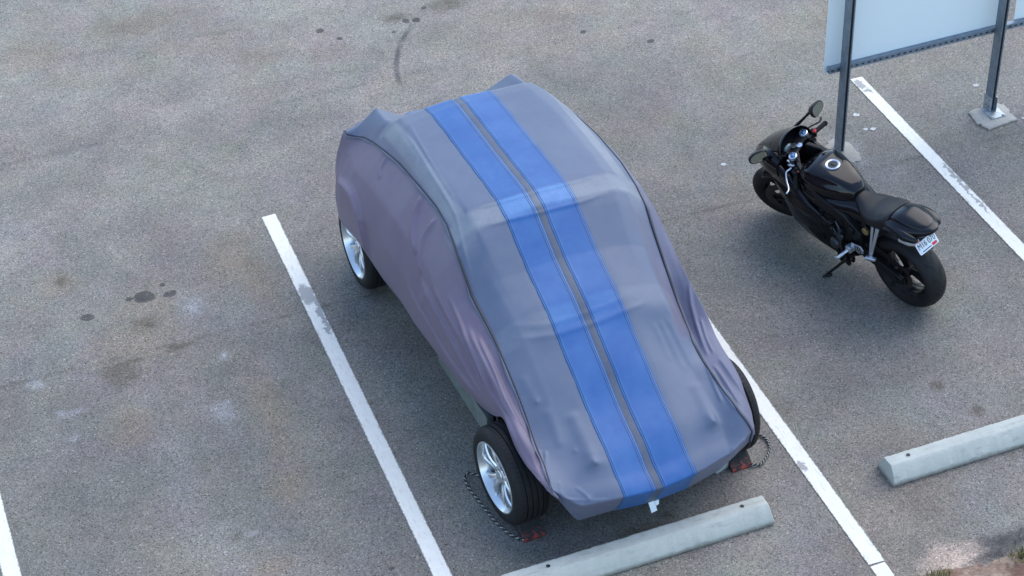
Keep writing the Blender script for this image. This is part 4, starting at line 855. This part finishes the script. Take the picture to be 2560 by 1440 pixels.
# nose fairing, windscreen, instruments
b = MB().loft([(1.16, 0, .73, .200, .10, .09, 3, 3), (1.25, 0, .74, .205, .11, .13, 3, 3), (1.36, 0, .715, .175, .10, .13, 2.6, 2.6), (1.46, 0, .67, .12, .07, .09, 2.4, 2.4), (1.53, 0, .635, .05, .03, .04, 2, 2), (1.545, 0, .632, .012, .01, .01, 2, 2)])
b.build('nose_fairing', 'gloss', bike)
R = []
for t in np.linspace(0, 1, 14):
    x = 1.46 - .27 * t; zt = .745 + .235 * t ** .85; hw = .085 + .075 * math.sin(t * 1.5); zb = .735 + .08 * t
    R.append([(x - .05 * abs(a) ** 2 * t, hw * math.sin(a * 1.5708) * 1.0, zb + (zt - zb) * math.cos(a * 1.5708) ** .75) for a in np.linspace(-1, 1, 22)])
o = MB().rings(R, 0, False, False).build('windscreen', 'screen', bike, ang=0); sm = o.modifiers.new('t', 'SOLIDIFY'); sm.thickness = .004
b = MB().loft([(1.19, 0, .80, .11, .06, .05, 4, 4), (1.30, 0, .815, .12, .06, .06, 4, 4)], steps=6); b.build('instrument_panel', 'matte', bike)
MB().lathe([(1.176, .0), (1.176, .034), (1.19, .040)], (0, .045, .83), 'x', 28).map(lambda p: p).build('gauge', 'gauge', bike)
# bars (steered)
st = lambda b: b.map(steer)
tc = MB(); zt = .862
outl = [(.045, .055), (.035, .10), (-.0, .128), (-.035, .125), (-.045, .085), (-.02, .045), (-.028, 0)]
outl = outl + [(x, -y) for x, y in outl[-2::-1]]
tc.add([(STP.x + x, y, zt - .012) for x, y in outl] + [(STP.x + x, y, zt + .006) for x, y in outl], [tuple(range(len(outl)))[::-1], tuple(range(len(outl), 2 * len(outl)))] + [(i, (i + 1) % len(outl), (i + 1) % len(outl) + len(outl), i + len(outl)) for i in range(len(outl))])
tco = st(tc).build('triple_clamp', 'satin', bike, bev=.004)
for y in (.105, -.105):
    st(MB().lathe([(zt, .030), (zt + .022, .030), (zt + .025, .024), (zt + .019, .022), (zt + .019, .0)], (STP.x - .002, y, 0), 'z', 28)).build('fork_cap', 'silver', tco)
    st(MB().lathe([(zt + .020, .0), (zt + .0205, .020), (zt + .030, .014), (zt + .032, 0)], (STP.x - .002, y, 0), 'z', 6)).build('fork_nut', 'forkblue', tco)
st(MB().lathe([(zt, .022), (zt + .02, .022), (zt + .02, .012), (zt + .016, .011), (zt + .016, 0)], (STP.x + .025, .018, 0), 'z', 24)).build('ignition_lock', 'engmetal', tco)
st(MB().lathe([(zt, .024), (zt + .014, .022), (zt + .014, 0)], (STP.x - .012, -.0, 0), 'z', 6)).build('stem_nut', 'chrome', tco)
for y in (.105, -.105):
    b = MB(); ax = Vector((math.sin(math.radians(24)), 0, -math.cos(math.radians(24)))); p0 = Vector((STP.x, y, zt)); L = (AXF - Vector((STP.x, 0, zt))).length
    tp = Vector((AXF.x - .03, y, AXF.z))
    b.tube([p0, p0.lerp(tp, .55)], .027, 16).tube([p0.lerp(tp, .5), tp], .022, 16).box(tuple(tp), (.07, .04, .07), bev=.01)
    b.box((AXF.x - .13, y * .82, AXF.z + .09), (.07, .05, .11), Matrix.Rotation(-.5, 3, 'Y'), bev=.012)
    st(b).build('fork', 'satin', bike)
# front fender
R = []
for q in np.linspace(math.radians(-28), math.radians(75), 18):
    R.append([(AXF.x - (.300 + .012 * math.cos(a * 1.57)) * math.sin(q) * .999, .078 * math.sin(a * 1.5708), AXF.z + (.296 + .018 * math.cos(a * 1.57) - .05 * abs(a) ** 3) * math.cos(q)) for a in np.linspace(-1, 1, 13)])
o = st(MB().rings(R, 0, False, False)).build('front_fender', 'gloss', bike, ang=0); sm = o.modifiers.new('t', 'SOLIDIFY'); sm.thickness = .004
for s_ in (1, -1):
    p0 = Vector((STP.x - .02, s_ * .115, .815)); p1 = Vector((STP.x - .075, s_ * .300, .765)) ; d = p1 - p0
    h = st(MB().tube([p0, p0 + d * .45], .013, 14)).build('handlebar', 'satin', bike)
    g_ = MB().tube([p0 + d * .42, p0 + d * .45, p0 + d * .96, p0 + d * .97, p1], [.020, .017, .0165, .019, .018], 18); g_.tube([p1, p1 + d * .05], [.0185, .014], 16)
    st(g_).build('grip', 'matte', h)
    sw = MB().box(tuple(p0 + d * .34), (.045, .05, .045), Matrix.Rotation(-.25 * s_, 3, 'Z'), bev=.008)
    if s_ > 0: sw.box(tuple(p0 + d * .30 + Vector((-.01, 0, .03))), (.03, .022, .02), bev=.004)
    st(sw).build('switch_housing', 'satin', h)
    if s_ < 0: st(MB().box(tuple(p0 + d * .33 + Vector((-.012, 0, .026))), (.020, .026, .014), bev=.003)).build('kill_switch', 'red', h)
    else:
        st(MB().box(tuple(p0 + d * .36 + Vector((-.02, .0, .022))), (.016, .012, .012), bev=.002)).build('signal_button', 'brass', h)
        st(MB().box(tuple(p0 + d * .30 + Vector((-.028, .012, .016))), (.010, .014, .008), bev=.002)).build('horn_button', 'red', h)
    lv = [p0 + d * .22 + Vector((.035, 0, 0)), p0 + d * .40 + Vector((.07, 0, .0)), p0 + d * .7 + Vector((.068, 0, -.002)), p1 + Vector((.045, s_ * .02, -.004)), p1 + Vector((.05, s_ * .045, -.004))]
    lb = MB().tube([tuple(p) for p in crv(lv, 16)], [.008] * 4 + [.0065] * 10 + [.008, .007], 10)
    st(lb).build('lever', 'chrome' if s_ > 0 else 'satin', h)
    if s_ > 0:
        st(MB().box(tuple(p0 + d * .14 + Vector((.03, 0, .012))), (.05, .03, .028), bev=.005).tube([p0 + d * .1 + Vector((.03, -.01, .01)), p0 + d * .0 + Vector((.06, .0, .02))], [.010, .014])).build('clutch_perch', 'chrome', h)
    else:
        st(MB().lathe([(.845, .0), (.845, .018), (.885, .019), (.888, .016), (.888, 0)], (p0.x + .05, p0.y - .03, 0), 'z', 20)).build('fluid_reservoir', 'satin', h)
# mirrors on the nose fairing
for s_, base, tip, az in ((-1, (1.335, -.165, .80), (1.225, -.285, .955), .25), (1, (1.345, .165, .78), (1.265, .262, .862), -.30)):
    base, tip = Vector(base), Vector(tip)
    b = MB().tube([base, base.lerp(tip, .5) + Vector((.01, s_ * .012, .0)), tip + Vector((.02, -s_ * .045, -.012))], [.014, .009, .012], 12)
    # housing: rounded shell facing the rider
    ex = Vector((math.cos(az), math.sin(az), -.35 if s_ < 0 else -.2)).normalized(); ey = Vector((0, 0, 1)).cross(ex).normalized(); ez = ex.cross(ey)
    def ring(r1, r2, off): return [tuple(tip + ex * off + ey * (r1 * math.copysign(abs(math.cos(q)) ** .75, math.cos(q))) + ez * (r2 * math.copysign(abs(math.sin(q)) ** .8, math.sin(q)) * (1 + .18 * s_ * -math.cos(q)))) for q in np.linspace(0, 2 * math.pi, 29)[:-1]]
    b.rings([ring(.070, .042, -.012), ring(.074, .046, -.004), ring(.070, .043, .012), ring(.050, .030, .034), ring(.02, .012, .044)])
    mo = b.build('mirror', 'satin', bike)
    MB().rings([ring(.064, .037, -.0128), ring(.064, .037, -.0135)]).build('mirror_glass', 'glass', mo, smooth=False)
# tank
b = MB().loft([(.545, 0, .735, .052, .055, .10, 2.5, 3), (.60, 0, .75, .095, .080, .12, 3, 3), (.68, 0, .76, .135, .098, .14, 3.2, 3), (.78, 0, .765, .168, .108, .15, 3.4, 3), (.88, 0, .765, .178, .110, .15, 3.4, 3), (.95, 0, .76, .165, .100, .14, 3, 3), (1.01, 0, .75, .13, .072, .12, 2.6, 3), (1.04, 0, .745, .09, .04, .1, 2.4, 3)], 48, 40)
# crease: pull the upper shoulder in so that the deck reads as a separate facet
def crease(p):
    if p.z > .79: 
        k = min(1, (p.z - .79) / .05); lim = .058 + .085 * max(0, min(1, (p.x - .56) / .30)); a = abs(p.y)
        if a > lim: p = Vector((p.x, math.copysign(a - (a - lim) * .55 * k, p.y), p.z - (a - lim) * .28 * k))
    return p
b.map(crease)
tank = b.build('fuel_tank', 'gloss', bike, subd=1, ang=0)
cz = .8745
cp = MB().lathe([(cz - .01, .052), (cz + .006, .052), (cz + .009, .047), (cz + .006, .036), (cz + .004, .035)], (.80, 0, 0), 'z', 40, close=False); cp.build('fuel_cap', 'silver', tank)
MB().lathe([(cz + .0035, .0355), (cz + .0085, .033), (cz + .0095, .0)], (.80, 0, 0), 'z', 32).box((.795, 0, cz + .0115), (.03, .018, .006), bev=.002).build('cap_lock', 'hubdark', tank)
MB().loft([(.40, 0, .60, .10, .10, .1, 3, 3), (.52, 0, .61, .12, .12, .12, 3, 3), (.70, 0, .63, .175, .10, .1, 3, 3), (.9, 0, .66, .185, .06, .1, 3, 3), (1.0, 0, .68, .15, .05, .08, 3, 3)]).build('mid_cover', 'gloss', bike)
# seat and tail
b = MB().loft([(.19, 0, .765, .120, .085, .07, 2.6, 3), (.23, 0, .755, .140, .075, .07, 2.6, 3), (.30, 0, .725, .150, .062, .06, 3, 3), (.40, 0, .705, .135, .055, .06, 3, 3), (.48, 0, .705, .095, .055, .06, 2.8, 3), (.56, 0, .715, .055, .052, .06, 2.6, 3)], 40, 30)
b.build('seat', 'seat', bike, subd=1, ang=0)
b = MB().loft([(-.135, 0, .838, .022, .012, .012, 2.4, 2.4), (-.11, 0, .832, .055, .022, .03, 2.4, 3), (-.05, 0, .815, .095, .035, .050, 2.6, 3.5), (.04, 0, .795, .130, .048, .065, 2.6, 4), (.14, 0, .778, .142, .055, .075, 2.8, 4), (.24, 0, .748, .128, .055, .085, 3, 4), (.33, 0, .70, .115, .045, .07, 3, 3)], 44, 40)
tail = b.build('tail_cowl', 'tail', bike, subd=1, ang=0)
MB().loft([(-.085, 0, .842, .035, .012, .02, 2.2, 3), (-.04, 0, .838, .075, .026, .03, 2.4, 3), (.05, 0, .828, .098, .042, .04, 2.6, 3), (.13, 0, .815, .104, .052, .04, 2.8, 3), (.19, 0, .80, .098, .045, .04, 3, 3)], 36, 26).build('pillion_cover', 'tail', tail, subd=1, ang=0)
for s_ in (1, -1):
    MB().loft([(-.07, s_ * .108, .775, .014, .012, .014, 2.2, 2.4), (-.04, s_ * .113, .782, .030, .022, .03, 2.3, 3), (.03, s_ * .115, .787, .048, .030, .045, 2.4, 3), (.12, s_ * .105, .783, .050, .032, .055, 2.6, 3), (.22, s_ * .09, .765, .04, .03, .06, 2.6, 3)], 28, 22).build('tail_fairing', 'tail', bike, subd=1, ang=0)
for y in (.152, -.152):
    s_ = 1 if y > 0 else -1
    MB().loft([(-.055, s_ * .118, .752, .015, .014, .018, 2.2, 2.2), (-.02, s_ * .128, .752, .026, .022, .024, 2.4, 2.4), (.05, s_ * .142, .755, .024, .024, .026, 2.4, 2.4)], 20, 12).build('turn_signal', 'lens', bike)
b = MB().loft([(.0, 0, .715, .075, .03, .03, 3, 3), (.2, 0, .68, .10, .03, .05, 3, 3), (.38, 0, .63, .10, .05, .07, 3, 3)]); b.build('under_tray', 'satin', bike)
# licence plate
PC, PN = Vector((-.045, 0, .668)), Vector((-.78, 0, .62)).normalized(); PX = Vector((0, -1, 0)); PY = PN.cross(PX).normalized()
if PY.z < 0: PY = -PY
Pm = lambda u, v, w_: PC + PX * u + PY * v + PN * w_
def rr(wd, ht, r, w_): 
    return [tuple(Pm(sx * (wd - r) + r * math.cos(q), sy * (ht - r) + r * math.sin(q), w_)) for sx, sy, q0 in ((1, 1, 0), (-1, 1, 1.5708), (-1, -1, 3.1416), (1, -1, 4.7124)) for q in np.linspace(q0, q0 + 1.5708, 6)]
pl = MB().rings([rr(.089, .051, .012, 0), rr(.089, .051, .012, .002)]).build('license_plate', 'plate', bike, smooth=False)
MB().prism([(-.03, .70), (.06, .76), (.10, .74), (.0, .64)], -.04, .04).build('plate_bracket', 'satin', bike)
def ptext(s, u, v, size, m, parent, nm):
    cu = bpy.data.curves.new('t', 'FONT'); cu.body = s; cu.size = size; cu.extrude = .0004; cu.align_x = 'CENTER'; cu.align_y = 'CENTER'
    to = bpy.data.objects.new('t', cu); C.objects.link(to); dg = bpy.context.evaluated_depsgraph_get(); me = bpy.data.meshes.new_from_object(to.evaluated_get(dg))
    bpy.data.objects.remove(to); me.materials.clear(); me.materials.append(M[m])
    for vv in me.vertices: vv.co = Pm(u + vv.co.x * .80, v + vv.co.y * 1.05, .0028 + vv.co.z)
    o = bpy.data.objects.new(nm, me); C.objects.link(o); o.parent = parent
ptext('M16 070', 0, .001, .056, 'ink', pl, 'lettering')
def pq(u0, u1, v0, v1, m, nm):
    MB().add([Pm(u0, v0, .0024), Pm(u1, v0, .0024), Pm(u1, v1, .0024), Pm(u0, v1, .0024)], [(0, 1, 2, 3)]).build(nm, m, pl, smooth=False)
pq(.030, .075, -.046, -.026, 'red', 'sticker'); pq(-.06, .022, -.042, -.034, 'bluink', 'caption_bar'); pq(-.075, -.02, .030, .044, 'pinkink', 'sticker'); pq(-.01, .05, .034, .042, 'bluink', 'caption_bar')
for u in (-.075, .075):
    for v in (.038, -.038):
        b = MB(); c_ = [tuple(Pm(u + .005 * math.cos(q), v + .005 * math.sin(q), .004)) for q in np.linspace(0, 6.28, 11)[:-1]]; b.add(c_, [tuple(range(10))]); b.build('plate_screw', 'chrome', pl, smooth=False)
# pegs, heel guard, stand
for s_ in (1, -1):
    b = MB()
    b.rings([[(.315 + dx, s_ * (.128 + dy), .685) for dx, dy in ((-.010, 0), (.010, 0), (.010, .012), (-.010, .012))], [(.325 + dx, s_ * (.165 + dy), .425) for dx, dy in ((-.011, 0), (.006, 0), (.006, .012), (-.011, .012))]])
    b.rings([[(.265 + dx, s_ * (.132 + dy), .70) for dx, dy in ((-.014, 0), (.014, 0), (.014, .012), (-.014, .012))], [(.315 + dx, s_ * (.165 + dy), .425) for dx, dy in ((-.010, 0), (.010, 0), (.010, .012), (-.010, .012))]])
    b.box((.318, s_ * .182, .415), (.03, .045, .026), bev=.006); b.box((.30, s_ * .19, .43), (.075, .03, .022), Matrix.Rotation(.4 * s_, 3, 'Z'), bev=.006)
    b.build('pillion_peg', 'silver', bike, bev=.002)
    b = MB()
    pol = [(.50, .44), (.415, .455), (.385, .43), (.39, .395), (.44, .375), (.50, .40)]
    b.prism(pol, s_ * .165, s_ * .172); b.build('heel_guard', 'silver', bike, bev=.002)
    b = MB()
    for i in range(3):
        x = .415 + i * .022; b.prism([(x, .44), (x + .008, .44), (x - .002, .39), (x - .010, .39)], s_ * .1735, s_ * .1738)
    b.build('guard_slot', 'groove', bike, smooth=False)
    b = MB().box((.50, s_ * .185, .395), (.05, .05, .05), bev=.01).tube([(.505, s_ * .19, .385), (.515, s_ * .235, .375), (.52, s_ * .29, .37)], [.013, .012, .014], 12).box((.52, s_ * .30, .372), (.03, .012, .032), bev=.004)
    b.build('foot_peg', 'silver', bike)
KF = Vector((0.6790, 0.2594, 0.0504))
p0 = Vector((.50, .13, .30)); b = MB().tube([p0, p0.lerp(KF, .45) + Vector((.006, .01, .01)), KF + Vector((0, -.008, .018))], [.014, .011, .010], 12)
b.tube([KF + Vector((-.018, -.03, .006)), KF + Vector((0, .0, .012)), KF + Vector((.006, .035, .016))], [.012, .014, .007], 10)
b.box((.57, .20, .30), (.06, .03, .02), bev=.006)
b.build('side_stand', 'satin', bike)
# silencer tucked under the right side
MB().tube([(.62, -.12, .18), (.45, -.15, .22), (.22, -.165, .36), (.10, -.17, .42)], [.03, .055, .058, .05], 20).build('silencer', 'satin', bike)
# cables between bars and frame
for pts in ([(1.12, .13, .86), (1.17, .18, .87), (1.20, .12, .78), (1.08, .09, .70)], [(1.20, -.16, .84), (1.28, -.12, .86), (1.22, -.05, .80)], [(1.10, .06, .86), (1.04, .1, .84), (1.0, .10, .78)]): MB().tube([tuple(p) for p in crv(pts, 16)], .0055, 8).build('cable', 'matte', bike)
for s_ in (1, -1): MB().lathe([(.0, .008), (.004, .008), (.004, 0)], (.985, s_ * .07, .815), 'z', 12).build('tank_bolt', 'chrome', bike)
